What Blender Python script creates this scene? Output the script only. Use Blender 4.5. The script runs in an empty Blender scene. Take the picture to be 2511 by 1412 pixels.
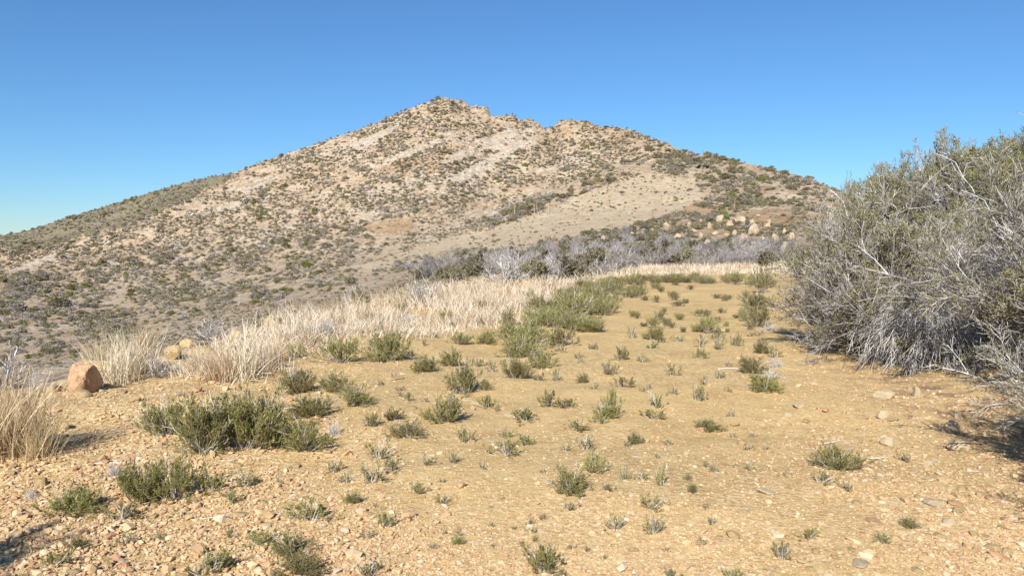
import bpy, math, random
import numpy as np
from mathutils import Vector, Matrix
random.seed(7); RNG = np.random.default_rng(7)
R = math.radians
scene = bpy.context.scene
C = scene.collection

# ------------------------------------------------------------------ camera, sky, sun, exposure
EYE = 1.6; F = 1897.0; U0 = 1255.5; V0 = 706.0; PITCH = math.atan2(106.0, F)
cam_d = bpy.data.cameras.new('camera'); cam = bpy.data.objects.new('camera', cam_d); C.objects.link(cam)
cam_d.sensor_width = 36.0; cam_d.lens = 36.0 * F / 2511.0
cam_d.clip_start = 0.05; cam_d.clip_end = 20000
cam.location = (0, 0, EYE); cam.rotation_euler = (R(90) - PITCH, 0, 0)
scene.camera = cam

SUN_EL, SUN_AZ = R(34), R(195)          # azimuth clockwise from +Y : behind the camera, a little to the left
world = bpy.data.worlds.new('World'); scene.world = world; world.use_nodes = True
wn = world.node_tree; wn.nodes.clear()
sky = wn.nodes.new('ShaderNodeTexSky'); sky.sky_type = 'NISHITA'; sky.sun_disc = False
sky.sun_elevation = SUN_EL; sky.sun_rotation = SUN_AZ
sky.altitude = 2500; sky.air_density = 1.4; sky.dust_density = 0.0; sky.ozone_density = 10
bg = wn.nodes.new('ShaderNodeBackground'); bg.inputs['Strength'].default_value = 0.066
wo = wn.nodes.new('ShaderNodeOutputWorld')
wb = wn.nodes.new('ShaderNodeVectorMath'); wb.operation = 'MULTIPLY'; wb.inputs[1].default_value = (.95, 1.05, 1.05)   # the camera's white balance
wn.links.new(sky.outputs[0], wb.inputs[0]); wn.links.new(wb.outputs[0], bg.inputs['Color']); wn.links.new(bg.outputs[0], wo.inputs['Surface'])
sl = bpy.data.lights.new('sun', 'SUN'); sl.energy = 4.2; sl.angle = R(0.53); sl.color = (1.0, 0.955, 0.89)
so = bpy.data.objects.new('sun', sl); C.objects.link(so)
sdir = Vector((math.sin(SUN_AZ) * math.cos(SUN_EL), math.cos(SUN_AZ) * math.cos(SUN_EL), math.sin(SUN_EL)))
so.rotation_euler = sdir.to_track_quat('Z', 'Y').to_euler()
scene.view_settings.view_transform = 'Standard'; scene.view_settings.look = 'None'
scene.view_settings.exposure = 0.84; scene.view_settings.gamma = 1.0
scene.cycles.max_bounces = 5; scene.cycles.transparent_max_bounces = 4

# ------------------------------------------------------------------ noise
def _h(ix, iy, seed):
    n = (ix.astype(np.int64) * 374761393 + iy.astype(np.int64) * 668265263 + seed * 1442695041) & 0xffffffff
    n = ((n ^ (n >> 13)) * 1274126177) & 0xffffffff
    return ((n ^ (n >> 16)) & 0xffff) / 65535.0
def vnoise(x, y, seed=0):
    x = np.asarray(x, float); y = np.asarray(y, float)
    ix = np.floor(x); iy = np.floor(y); fx = x - ix; fy = y - iy
    fx = fx * fx * fx * (fx * (fx * 6 - 15) + 10); fy = fy * fy * fy * (fy * (fy * 6 - 15) + 10)
    a = _h(ix, iy, seed); b = _h(ix + 1, iy, seed); c = _h(ix, iy + 1, seed); d = _h(ix + 1, iy + 1, seed)
    return (a + (b - a) * fx) * (1 - fy) + (c + (d - c) * fx) * fy
def fbm(x, y, seed=0, octs=4, gain=0.5):
    s = 0; a = 1.0; t = 0
    for k in range(octs):
        s = s + a * (vnoise(x * 2 ** k + 17.3 * k, y * 2 ** k - 9.1 * k, seed + k) * 2 - 1); t += a; a *= gain
    return s / t
def sstep(a, b, x):
    t = np.clip((x - a) / (b - a), 0, 1); return t * t * (3 - 2 * t)

# ------------------------------------------------------------------ rays
cp, sp = math.cos(PITCH), math.sin(PITCH)
def ray(u, v):
    dx = (np.asarray(u, float) - U0) / F; dy = (V0 - np.asarray(v, float)) / F
    X = dx; Y = cp + dy * sp; Z = -sp + dy * cp
    return X, Y, Z
def world_pt(u, v, d):                  # point seen at u, v at forward distance d
    X, Y, Z = ray(u, v)
    return X / Y * d, d + 0 * X, EYE + Z / Y * d

# ------------------------------------------------------------------ the lie of the land, as feature lines (u, v, distance)
def line(pts):
    p = np.array(pts, float); x, y, z = world_pt(p[:, 0], p[:, 1], p[:, 2])
    return np.arctan2(x, y), np.hypot(x, y), z
L_crest = line([(-900, 1080, 5.8), (-500, 1060, 6.2), (0, 955, 8.0), (190, 925, 9), (400, 882, 10.5), (560, 845, 12.3), (740, 797, 15), (900, 757, 18.5), (1000, 735, 22), (1100, 712, 27),
                (1300, 692, 34), (1460, 682, 38), (1700, 674, 42), (1900, 670, 44), (2100, 664, 46), (2511, 650, 48), (3200, 640, 50)])
def below(L, dr, dz):
    return [L[0], L[1] + np.asarray(dr), L[2] + np.asarray(dz)]
n = len(L_crest[0])
L_post = below(L_crest, [7, 7, 7, 7, 7, 7, 7, 7, 8, 8, 6, 5, 5, 5, 5, 5, 5], [-4.5, -4.5, -4.2, -4, -3.8, -3.6, -3.4, -3, -2.4, -1.6, -.5, 0, .05, .05, .05, .1, .2])
L_val = line([(-900, 960, 75), (0, 905, 75), (300, 860, 80), (420, 800, 84), (500, 790, 86), (600, 765, 88), (700, 745, 85), (900, 715, 75), (1100, 690, 62), (1300, 672, 56), (1500, 660, 58), (1700, 652, 60), (1900, 648, 60), (2511, 640, 60), (3200, 640, 60)])
L_m1 = line([(-900, 860, 115), (0, 800, 120), (300, 765, 130), (500, 735, 135), (700, 700, 130), (900, 668, 120), (1100, 640, 112), (1300, 612, 110), (1500, 594, 110), (1700, 584, 110), (1900, 584, 105), (2050, 580, 100), (2511, 560, 95), (3200, 560, 95)])
L_m2 = line([(-900, 760, 200), (0, 705, 210), (300, 680, 220), (500, 662, 220), (700, 642, 210), (900, 626, 190), (1100, 588, 178), (1300, 548, 172), (1500, 522, 172), (1700, 506, 170), (1900, 516, 150), (2050, 516, 140), (2511, 520, 125), (3200, 520, 125)])
L_m3 = line([(-900, 690, 290), (0, 650, 300), (300, 602, 305), (500, 568, 300), (700, 548, 290), (850, 552, 272), (1000, 556, 252), (1100, 540, 245), (1200, 514, 245), (1300, 482, 248), (1400, 450, 250), (1500, 422, 250), (1600, 404, 245), (1700, 400, 232), (1900, 452, 200), (2050, 488, 180), (2511, 510, 165), (3200, 510, 165)])
L_m3b = below(L_m3, 22, np.interp(L_m3[0], [-0.5, -.15, -.02, .12, .2, .5], [7, 7, -1.0, -1.5, 3, 3]))
L_sky = line([(-900, 760, 420), (-300, 680, 425), (0, 612, 430), (100, 592, 435), (200, 566, 440), (300, 528, 445), (400, 492, 448), (500, 456, 450), (560, 430, 452), (620, 405, 455), (700, 378, 458), (780, 352, 460), (850, 328, 462), (900, 311, 463), (950, 289, 465), (990, 273, 466),
              (1030, 256, 468), (1058, 248, 469), (1074, 241, 470), (1092, 239, 470), (1120, 246, 469), (1140, 249, 466), (1155, 262, 463), (1172, 262, 461), (1188, 261, 460), (1196, 266, 459), (1204, 284, 457), (1222, 286, 455), (1240, 282, 453), (1262, 282, 451), (1272, 294, 450),
              (1290, 296, 447), (1302, 291, 446), (1318, 302, 443), (1340, 318, 438), (1356, 312, 430), (1370, 299, 424), (1385, 296, 420), (1400, 294, 416), (1420, 297, 412), (1446, 298, 408), (1458, 308, 404), (1480, 313, 398), (1500, 312, 392), (1525, 315, 385), (1545, 318, 378), (1570, 330, 366),
              (1600, 341, 354), (1640, 352, 340), (1665, 368, 330), (1700, 378, 318), (1760, 386, 300), (1800, 394, 288), (1850, 405, 275), (1900, 416, 262), (1950, 428, 250), (2000, 444, 238), (2050, 468, 228), (2120, 500, 218), (2250, 540, 210), (2511, 570, 205), (3200, 590, 200)])
L_back = below(L_sky, 45, -20)
L_far = line([(-900, 640, 640), (-300, 605, 640), (0, 577, 640), (60, 568, 640), (130, 545, 640), (200, 523, 640), (260, 506, 640), (330, 484, 640), (400, 463, 640), (450, 449, 640), (500, 437, 640), (550, 429, 640), (620, 428, 640), (700, 440, 640), (900, 480, 640), (1300, 560, 640), (3200, 640, 640)])
L_end = below(L_far, 300, -60)
LINES = [L_crest, L_post, L_val, L_m1, L_m2, L_m3, L_m3b, L_sky, L_back, L_far, L_end]

PHI = np.concatenate([np.linspace(-math.pi, R(-62), 60)[:-1], np.linspace(R(-62), R(-37), 110)[:-1], np.linspace(R(-37), R(37), 1250), np.linspace(R(37), R(62), 110)[1:], np.linspace(R(62), math.pi, 60)[1:]])
RR = np.concatenate([[0.02], np.exp(np.linspace(math.log(1.2), math.log(24), 330)), np.exp(np.linspace(math.log(24.3), math.log(760), 560)), [1000, 1600, 3000, 6000]])
NP_, NR_ = len(PHI), len(RR)
ls = np.log(RR)
phc = np.clip(PHI, L_crest[0][0], L_crest[0][-1])
KR = np.stack([np.interp(phc, L[0], L[1]) for L in LINES], 1); KZ = np.stack([np.interp(phc, L[0], L[2]) for L in LINES], 1)
z0 = np.zeros((NP_, 1)); KR = np.hstack([z0 + 0.01, z0 + 2.0, z0 + 5.2, KR, z0 + 3000, z0 + 7000]); KZ = np.hstack([z0, z0, z0, KZ, z0 - 90, z0 - 140])
KR = np.maximum.accumulate(KR + np.arange(KR.shape[1]) * 1e-3, axis=1)
KL = np.log(KR)
HG = np.empty((NP_, NR_))
for i in range(NP_):                    # monotone cubic along each bearing
    x = KL[i]; y = KZ[i]; h = np.diff(x); dl = np.diff(y) / h
    m = np.zeros_like(x); ok = dl[:-1] * dl[1:] > 0
    w1 = 2 * h[1:] + h[:-1]; w2 = h[1:] + 2 * h[:-1]
    with np.errstate(all='ignore'):
        hm = (w1 + w2) / (w1 / dl[:-1] + w2 / dl[1:])
    m[1:-1] = np.where(ok, hm, 0); m[0] = 0; m[-1] = dl[-1]
    k = np.clip(np.searchsorted(x, ls) - 1, 0, len(h) - 1)
    t = (ls - x[k]) / h[k]; t2 = t * t; t3 = t2 * t
    HG[i] = (2 * t3 - 3 * t2 + 1) * y[k] + (t3 - 2 * t2 + t) * h[k] * m[k] + (-2 * t3 + 3 * t2) * y[k + 1] + (t3 - t2) * h[k] * m[k + 1]
# smooth along bearing slices (not the skyline)
PG, RG = np.meshgrid(PHI, RR, indexing='ij'); XG = np.sin(PG) * RG; YG = np.cos(PG) * RG
def smooth_phi(A, n):
    for _ in range(n):
        B = A.copy(); B[1:-1] = (A[:-2] + 2 * A[1:-1] + A[2:]) / 4; A = B
    return A
SM = smooth_phi(HG, 120)
wsk = sstep(0.80, 0.97, RG / KR[:, 10:11]) * (RG < KR[:, 11:12])
HG = HG * wsk + SM * (1 - wsk)
skyw = 1 - np.exp(-((RG / KR[:, 10:11] - 1) / 0.05) ** 2)
# right hand bank the big bushes stand on
def bank(x, y):
    xb = np.interp(y, [-5, 0, 5, 8, 10, 12, 15, 30, 45], [3.6, 3.7, 3.9, 4.3, 4.6, 4.9, 6.0, 10.8, 17])
    wob = 0.25 * fbm(x * .7, y * .7, 5, 2)
    return (.35 * sstep(-.2, 2.5, x - xb + wob) + 1.95 * sstep(.6, 5.0, x - xb + wob) * sstep(9.5, 14.5, y)) * (1 - sstep(24, 40, y))
inview = (np.abs(PG) < R(100))
HG = HG + bank(XG, YG) * inview
# left berm
HG += 0.10 * fbm(XG * .45, YG * .45, 11, 3) * sstep(2, 6, RG) * (1 - sstep(60, 90, RG))
leftw = (1 - sstep(-2.5, -0.2, XG + (YG - 5) * .18)) * (RG < 40)
HG += leftw * 0.035 * fbm(XG * 1.6, YG * 1.6, 12, 4)
HG += 0.010 * fbm(XG * 3, YG * 3, 13, 4) * (RG < 30)
# far relief : gullies, ledges
far = sstep(60, 160, RG)
HG += far * skyw * (1.6 * fbm(XG / 38, YG / 60, 21, 4) + 0.0)
gul = 1 - np.abs(fbm(XG / 30 + YG / 160, YG / 170, 31, 3)) * 2
HG -= far * skyw * 0.5 * sstep(.72, 1.0, gul) * sstep(180, 260, RG)
HG += far * 0.7 * fbm(XG / 7, YG / 9, 25, 4)
HG += sstep(120, 220, RG) * .55 * np.abs(fbm(XG / 3.2 + .4 * YG / 3.2, YG / 5, 26, 3))
HG += sstep(160, 260, RG) * 0.45 * fbm(XG / 1.6, YG / 2.4, 27, 3)
# dipping slabs
S = HG * 0.9 - XG * 0.50 - YG * 0.12 + 3.0 * fbm(XG / 45, YG / 45, 41, 3)
saw = np.mod(S / 6.5, 1.0); slab_m = sstep(0.05, 0.45, fbm(XG / 55, YG / 60, 43, 3) + 0.35) * sstep(190, 260, RG) * (PG < R(14))
HG += slab_m * (saw ** 1.5) * 1.5
crag = sstep(-0.1, .03, PG) * (1 - sstep(.12, .2, PG)) * np.exp(-((RG / KR[:, 10:11] - 1) / .06) ** 2)
HG += crag * 1.6 * (np.abs(fbm(XG / 4, YG / 6, 47, 3)) - .2)

for kk, (lo, hi, far_only) in enumerate(((.72, 1.04, False), (.93, 1.05, True))):
    KRk = KR[:, (10 if kk == 0 else 12)][:, None]; KZk = KZ[:, (10 if kk == 0 else 12)]
    tt = np.where((RG > lo * KRk) & (RG < hi * KRk), (HG - EYE) / RG, -9).max(1); dlt = (KZk - EYE) / KRk[:, 0] - tt
    dl2 = dlt.copy()
    for _ in range(14): dl2[1:-1] = (dl2[:-2] + 2 * dl2[1:-1] + dl2[2:]) / 4
    wgt = sstep(.55, .9, RG / KRk) * (1 - sstep(1.04, 1.12, RG / KRk)) if kk == 0 else sstep(.85, .95, RG / KRk) * (1 - sstep(1.1, 1.2, RG / KRk))
    HG += np.clip(dl2, -.03, .03)[:, None] * RG * wgt * (np.abs(PG) < R(60))

def H(x, y):
    x = np.asarray(x, float); y = np.asarray(y, float)
    p = np.arctan2(x, y); r = np.log(np.maximum(np.hypot(x, y), RR[0]))
    i = np.clip(np.searchsorted(PHI, p) - 1, 0, NP_ - 2); j = np.clip(np.searchsorted(ls, r) - 1, 0, NR_ - 2)
    a = (p - PHI[i]) / (PHI[i + 1] - PHI[i]); b = np.clip((r - ls[j]) / (ls[j + 1] - ls[j]), 0, 1)
    return (HG[i, j] * (1 - a) + HG[i + 1, j] * a) * (1 - b) + (HG[i, j + 1] * (1 - a) + HG[i + 1, j + 1] * a) * b
TAN = np.maximum.accumulate((HG - EYE) / RG, axis=1)
def cast(u, v):                         # where the sight line through u, v first meets the land
    X, Y, Z = ray(u, v); X, Y, Z = np.broadcast_arrays(np.atleast_1d(X), np.atleast_1d(Y), np.atleast_1d(Z))
    p = np.arctan2(X, Y); t = Z / np.hypot(X, Y)
    i = np.clip(np.rint(np.interp(p, PHI, np.arange(NP_))).astype(int), 0, NP_ - 1)
    out = np.full(len(p), np.nan)
    for k in range(len(p)):
        row = TAN[i[k]]; j = np.searchsorted(row, t[k])
        if 0 < j < NR_ - 4:
            a = (t[k] - row[j - 1]) / max(row[j] - row[j - 1], 1e-9); out[k] = RR[j - 1] + a * (RR[j] - RR[j - 1])
    x = np.sin(p) * out; y = np.cos(p) * out
    return x, y, np.where(np.isnan(out), 0, H(np.nan_to_num(x), np.nan_to_num(y, nan=1.0)))
def to_uv(x, y, z):
    yy = y * cp - (z - EYE) * sp; zz = y * sp + (z - EYE) * cp
    return U0 + F * x / yy, V0 - F * zz / yy

# ------------------------------------------------------------------ mesh helpers
def mesh_np(name, co, quads=None, tris=None, mat=None, attrs=None, smooth=False, colattrs=None):
    me = bpy.data.meshes.new(name)
    quads = np.zeros((0, 4), int) if quads is None else np.asarray(quads); tris = np.zeros((0, 3), int) if tris is None else np.asarray(tris)
    nq, nt = len(quads), len(tris)
    me.vertices.add(len(co)); me.vertices.foreach_set('co', np.asarray(co, np.float32).ravel())
    me.loops.add(nq * 4 + nt * 3)
    me.loops.foreach_set('vertex_index', np.concatenate([quads.ravel(), tris.ravel()]).astype(np.int32))
    me.polygons.add(nq + nt)
    st = np.concatenate([np.arange(nq) * 4, nq * 4 + np.arange(nt) * 3]).astype(np.int32)
    me.polygons.foreach_set('loop_start', st)
    try: me.polygons.foreach_set('loop_total', np.concatenate([np.full(nq, 4), np.full(nt, 3)]).astype(np.int32))
    except Exception: pass
    me.polygons.foreach_set('use_smooth', np.full(nq + nt, smooth))
    for k, a in (attrs or {}).items():
        at = me.attributes.new(k, 'FLOAT', 'POINT'); at.data.foreach_set('value', np.asarray(a, np.float32).ravel())
    for k, a in (colattrs or {}).items():
        at = me.attributes.new(k, 'FLOAT_COLOR', 'POINT'); at.data.foreach_set('color', np.asarray(a, np.float32).ravel())
    me.update(calc_edges=True)
    if mat: me.materials.append(mat)
    return me
def obj(name, me, parent=None):
    o = bpy.data.objects.new(name, me); C.objects.link(o); o.parent = parent; return o
def tag(o, label=None, cat=None, group=None, kind=None):
    if label: o['label'] = label
    if cat: o['category'] = cat
    if group: o['group'] = group
    if kind: o['kind'] = kind
    return o
def dup(root, loc, rz=0, scale=(1, 1, 1), label=None, group=None, tilt=None):
    r = root.copy(); C.objects.link(r); r.location = loc; r.rotation_euler = (tilt[0] if tilt else 0, tilt[1] if tilt else 0, rz); r.scale = scale
    if label: r['label'] = label
    if group: r['group'] = group
    for ch in list(root.children):
        c = ch.copy(); C.objects.link(c); c.parent = r
    return r

# ------------------------------------------------------------------ materials
def mat_new(name, rough=0.85, spec=0.2):
    m = bpy.data.materials.new(name); m.use_nodes = True; nt = m.node_tree; b = nt.nodes['Principled BSDF']
    b.inputs['Roughness'].default_value = rough; b.inputs['Specular IOR Level'].default_value = spec
    return m, nt, b
def N(nt, t, **kw):
    n = nt.nodes.new(t)
    for k, v in kw.items():
        if k in n.inputs: n.inputs[k].default_value = v
        else: setattr(n, k, v)
    return n
def ramp(nt, src, stops):
    r = nt.nodes.new('ShaderNodeValToRGB'); e = r.color_ramp.elements
    while len(e) < len(stops): e.new(0.5)
    for el, (p, c) in zip(e, stops): el.position = p; el.color = (*c, 1)
    nt.links.new(src, r.inputs[0]); return r.outputs[0]
def mix(nt, f, a, b, mode='MIX'):
    n = nt.nodes.new('ShaderNodeMix'); n.data_type = 'RGBA'; n.blend_type = mode
    for s, i in ((f, 0), (a, 6), (b, 7)):
        if hasattr(s, 'default_value') or hasattr(s, 'links'): nt.links.new(s, n.inputs[i])
        else: n.inputs[i].default_value = s if i == 0 else (*s, 1)
    return n.outputs[2]
def noise(nt, vec, scale, detail=3, rough=0.55):
    n = nt.nodes.new('ShaderNodeTexNoise'); n.inputs['Scale'].default_value = scale; n.inputs['Detail'].default_value = detail; n.inputs['Roughness'].default_value = rough
    nt.links.new(vec, n.inputs['Vector']); return n.outputs['Fac']
def attr(nt, name):
    a = nt.nodes.new('ShaderNodeAttribute'); a.attribute_name = name; return a
def tint_mat(name, stops, rough=0.8, spec=0.2, transl=0.0, objvar=0.25):
    """plant tissue: hue runs along the 'tint' value of each leaf or twig, whole plants differ a little"""
    m, nt, b = mat_new(name, rough, spec)
    col = ramp(nt, attr(nt, 'tint').outputs['Fac'], stops)
    oi = nt.nodes.new('ShaderNodeObjectInfo')
    hs = nt.nodes.new('ShaderNodeHueSaturation'); nt.links.new(col, hs.inputs['Color'])
    mr = N(nt, 'ShaderNodeMapRange'); nt.links.new(oi.outputs['Random'], mr.inputs[0]); mr.inputs[3].default_value = 1 - objvar; mr.inputs[4].default_value = 1 + objvar
    nt.links.new(mr.outputs[0], hs.inputs['Value'])
    mr2 = N(nt, 'ShaderNodeMapRange'); nt.links.new(oi.outputs['Random'], mr2.inputs[0]); mr2.inputs[3].default_value = 0.485; mr2.inputs[4].default_value = 0.512
    nt.links.new(mr2.outputs[0], hs.inputs['Hue'])
    nt.links.new(hs.outputs[0], b.inputs['Base Color'])
    if transl:
        tr = nt.nodes.new('ShaderNodeBsdfTranslucent'); nt.links.new(hs.outputs[0], tr.inputs['Color'])
        ms = nt.nodes.new('ShaderNodeMixShader'); ms.inputs[0].default_value = transl
        nt.links.new(b.outputs[0], ms.inputs[1]); nt.links.new(tr.outputs[0], ms.inputs[2])
        nt.links.new(ms.outputs[0], nt.nodes['Material Output'].inputs['Surface'])
    return m
M = {}
M['leaf'] = tint_mat('olive_needle_leaf', [(0, (.15, .145, .04)), (.5, (.36, .335, .105)), (.85, (.48, .44, .15)), (1, (.52, .46, .20))], transl=.45)
M['stem'] = tint_mat('grey_brown_stem', [(0, (.18, .145, .10)), (.6, (.32, .28, .21)), (1, (.50, .47, .41))])
M['leaf_far'] = tint_mat('scrub_leaf', [(0, (.13, .115, .065)), (.5, (.235, .205, .13)), (1, (.36, .32, .215))], transl=.25)
M['leaf_grey'] = tint_mat('grey_scrub_leaf', [(0, (.15, .125, .105)), (.5, (.25, .22, .185)), (1, (.38, .34, .30))])
M['bush_leaf'] = tint_mat('bush_leaf', [(0, (.15, .14, .04)), (.5, (.31, .28, .085)), (1, (.48, .42, .14))], transl=.4, objvar=.12)
M['twig'] = tint_mat('weathered_twig', [(0, (.12, .10, .085)), (.5, (.36, .335, .31)), (1, (.62, .59, .555))], objvar=.12)
M['brush_twig'] = tint_mat('thicket_twig', [(0, (.11, .09, .078)), (.5, (.30, .275, .26)), (1, (.50, .47, .45))], objvar=.22)
M['white_twig'] = tint_mat('bleached_twig', [(0, (.22, .19, .17)), (.5, (.47, .44, .41)), (1, (.68, .65, .61))], objvar=.1)
M['straw'] = tint_mat('dry_straw', [(0, (.30, .20, .09)), (.45, (.60, .46, .26)), (1, (.86, .74, .52))], transl=.3, objvar=.1)
M['straw_pale'] = tint_mat('bleached_straw', [(0, (.34, .24, .12)), (.35, (.66, .55, .37)), (1, (.90, .82, .66))], transl=.3, objvar=.08)
def rock_mat(name, a, b_, c, scale=6):
    m, nt, b = mat_new(name, .9, .15)
    tc = nt.nodes.new('ShaderNodeTexCoord'); oi = nt.nodes.new('ShaderNodeObjectInfo')
    va = N(nt, 'ShaderNodeVectorMath', operation='ADD'); nt.links.new(tc.outputs['Object'], va.inputs[0]); nt.links.new(oi.outputs['Random'], va.inputs[1])
    n1 = noise(nt, va.outputs[0], scale, 5, .65); col = ramp(nt, n1, [(.3, a), (.52, b_), (.72, c)])
    n2 = noise(nt, va.outputs[0], scale * 9, 3); col = mix(nt, .35, col, ramp(nt, n2, [(.3, (.5, .44, .38)), (.7, (1, 1, 1))]), 'MULTIPLY')
    nt.links.new(col, b.inputs['Base Color'])
    bp = nt.nodes.new('ShaderNodeBump'); bp.inputs['Strength'].default_value = .6; bp.inputs['Distance'].default_value = .03
    n3 = noise(nt, va.outputs[0], scale * 3, 6, .7); nt.links.new(n3, bp.inputs['Height']); nt.links.new(bp.outputs[0], b.inputs['Normal'])
    return m
M['rock_tan'] = rock_mat('tan_sandstone', (.30, .20, .10), (.50, .37, .19), (.62, .50, .30))
M['rock_red'] = rock_mat('rust_sandstone', (.42, .23, .13), (.58, .36, .205), (.62, .45, .27), 2.5)
M['rock_grey'] = rock_mat('grey_sandstone', (.42, .33, .21), (.56, .45, .29), (.64, .54, .37))
M['rock_pale'] = rock_mat('pale_boulder_rock', (.32, .235, .15), (.46, .355, .24), (.55, .44, .31), .6)

# ground material: soil, far soil, pale rock, straw turf by surface masks
def ground_mat():
    m, nt, b = mat_new('desert_soil', .95, .08)
    geo = nt.nodes.new('ShaderNodeNewGeometry'); P = geo.outputs['Position']
    n1 = noise(nt, P, .35, 4); n2 = noise(nt, P, 3.0, 5, .6); n3 = noise(nt, P, 26, 4, .6)
    vo = nt.nodes.new('ShaderNodeTexVoronoi'); vo.inputs['Scale'].default_value = 34; nt.links.new(P, vo.inputs['Vector'])
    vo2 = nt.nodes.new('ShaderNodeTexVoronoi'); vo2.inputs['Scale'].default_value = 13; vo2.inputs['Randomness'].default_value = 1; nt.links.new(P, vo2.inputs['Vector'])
    soil = ramp(nt, n2, [(.3, (.38, .235, .095)), (.5, (.51, .355, .155)), (.7, (.61, .45, .225))])
    soil = mix(nt, ramp(nt, n1, [(.4, (0, 0, 0)), (.62, (1, 1, 1))]), soil, (.56, .40, .185))
    sep = nt.nodes.new('ShaderNodeSeparateColor'); nt.links.new(vo.outputs['Color'], sep.inputs[0])
    peb = ramp(nt, sep.outputs[0], [(0, (.26, .15, .07)), (.12, (.42, .27, .12)), (.45, (.52, .36, .16)), (.75, (.61, .46, .23)), (1, (.70, .57, .36))])
    soil = mix(nt, attr(nt, 'peb').outputs['Fac'], soil, peb)
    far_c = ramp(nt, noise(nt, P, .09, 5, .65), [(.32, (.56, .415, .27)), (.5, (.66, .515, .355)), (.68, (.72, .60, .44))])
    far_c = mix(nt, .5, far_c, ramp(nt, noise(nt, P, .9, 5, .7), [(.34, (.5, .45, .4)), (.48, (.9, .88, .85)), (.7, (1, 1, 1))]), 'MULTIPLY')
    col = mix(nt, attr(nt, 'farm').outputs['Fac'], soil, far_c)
    orange = ramp(nt, noise(nt, P, .3, 4), [(.3, (.50, .33, .19)), (.7, (.58, .42, .26))])
    col = mix(nt, attr(nt, 'orange').outputs['Fac'], col, orange)
    pale = ramp(nt, noise(nt, P, .5, 6, .75), [(.32, (.42, .33, .24)), (.47, (.60, .50, .38)), (.65, (.70, .61, .48))])
    col = mix(nt, attr(nt, 'pale').outputs['Fac'], col, pale)
    vc = nt.nodes.new('ShaderNodeTexVoronoi'); vc.feature = 'DISTANCE_TO_EDGE'; vc.inputs['Scale'].default_value = .22
    mpn = N(nt, 'ShaderNodeMapping'); mpn.inputs['Scale'].default_value = (1, .5, 2.6); mpn.inputs['Rotation'].default_value = (0, R(26), 0); nt.links.new(P, mpn.inputs['Vector']); nt.links.new(mpn.outputs[0], vc.inputs['Vector'])
    crk = ramp(nt, vc.outputs['Distance'], [(0, (.5, .43, .36)), (.07, (1, 1, 1))])
    fm = N(nt, 'ShaderNodeMath', operation='MULTIPLY'); fm.inputs[1].default_value = .8; nt.links.new(attr(nt, 'farm').outputs['Fac'], fm.inputs[0])
    col = mix(nt, fm.outputs[0], col, mix(nt, 1.0, col, crk, 'MULTIPLY'))
    turf = ramp(nt, noise(nt, P, .55, 6, .75), [(.32, (.50, .375, .225)), (.5, (.66, .52, .345)), (.68, (.74, .62, .44))])
    col = mix(nt, attr(nt, 'turf').outputs['Fac'], col, turf)
    olive = ramp(nt, noise(nt, P, .5, 5, .75), [(.3, (.12, .11, .06)), (.5, (.20, .18, .11)), (.72, (.33, .27, .18))])
    col = mix(nt, attr(nt, 'olive').outputs['Fac'], col, olive)
    col = mix(nt, attr(nt, 'seam').outputs['Fac'], col, mix(nt, 1.0, col, (.62, .56, .50), 'MULTIPLY'))
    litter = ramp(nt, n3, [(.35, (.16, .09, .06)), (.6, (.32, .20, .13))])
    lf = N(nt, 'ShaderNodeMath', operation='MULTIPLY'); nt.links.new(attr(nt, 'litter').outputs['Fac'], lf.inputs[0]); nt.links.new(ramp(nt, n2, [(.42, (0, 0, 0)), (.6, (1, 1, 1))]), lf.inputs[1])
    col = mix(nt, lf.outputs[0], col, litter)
    nt.links.new(col, b.inputs['Base Color'])
    # relief
    inv = N(nt, 'ShaderNodeMath', operation='MULTIPLY'); nt.links.new(sep.outputs[1], inv.inputs[0]); nt.links.new(attr(nt, 'peb').outputs['Fac'], inv.inputs[1])
    a1 = N(nt, 'ShaderNodeMath', operation='ADD'); nt.links.new(inv.outputs[0], a1.inputs[0]); nt.links.new(n3, a1.inputs[1])
    bp = nt.nodes.new('ShaderNodeBump'); bp.inputs['Strength'].default_value = .9; bp.inputs['Distance'].default_value = .017; nt.links.new(a1.outputs[0], bp.inputs['Height'])
    bp2 = nt.nodes.new('ShaderNodeBump'); bp2.inputs['Distance'].default_value = 1.3; nt.links.new(noise(nt, P, .9, 7, .75), bp2.inputs['Height'])
    nt.links.new(attr(nt, 'farm').outputs['Fac'], bp2.inputs['Strength']); nt.links.new(bp.outputs[0], bp2.inputs['Normal'])
    nt.links.new(bp2.outputs[0], b.inputs['Normal'])
    return m
M['ground'] = ground_mat()

# ------------------------------------------------------------------ surface masks
def inpoly(u, v, poly):
    u = np.asarray(u); v = np.asarray(v); c = np.zeros(u.shape, bool); n = len(poly)
    for i in range(n):
        x1, y1 = poly[i]; x2, y2 = poly[(i + 1) % n]
        if y1 == y2: continue
        c ^= ((y1 > v) != (y2 > v)) & (u < (x2 - x1) * (v - y1) / (y2 - y1) + x1)
    return c
UG, VG = to_uv(XG, np.where(YG < .3, .3, YG), HG)
vis = (YG > 50)
wu = UG + 16 * fbm(UG / 25, VG / 18, 61, 3) + 9 * fbm(UG / 6, VG / 4, 62, 2); wv = VG + 10 * fbm(UG / 25, VG / 18, 67, 3) + 6 * fbm(UG / 6, VG / 4, 68, 2)
TURF = [(880, 655), (960, 628), (1080, 590), (1200, 560), (1330, 520), (1420, 480), (1500, 450), (1600, 420), (1700, 440), (1735, 480), (1650, 520), (1600, 545), (1480, 560), (1370, 585), (1200, 612), (1090, 612), (1000, 632), (900, 665)]
SLAB1 = [(1105, 440), (1125, 425), (1200, 385), (1270, 350), (1330, 328), (1300, 352), (1255, 385), (1215, 410), (1160, 442), (1120, 448)]
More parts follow.
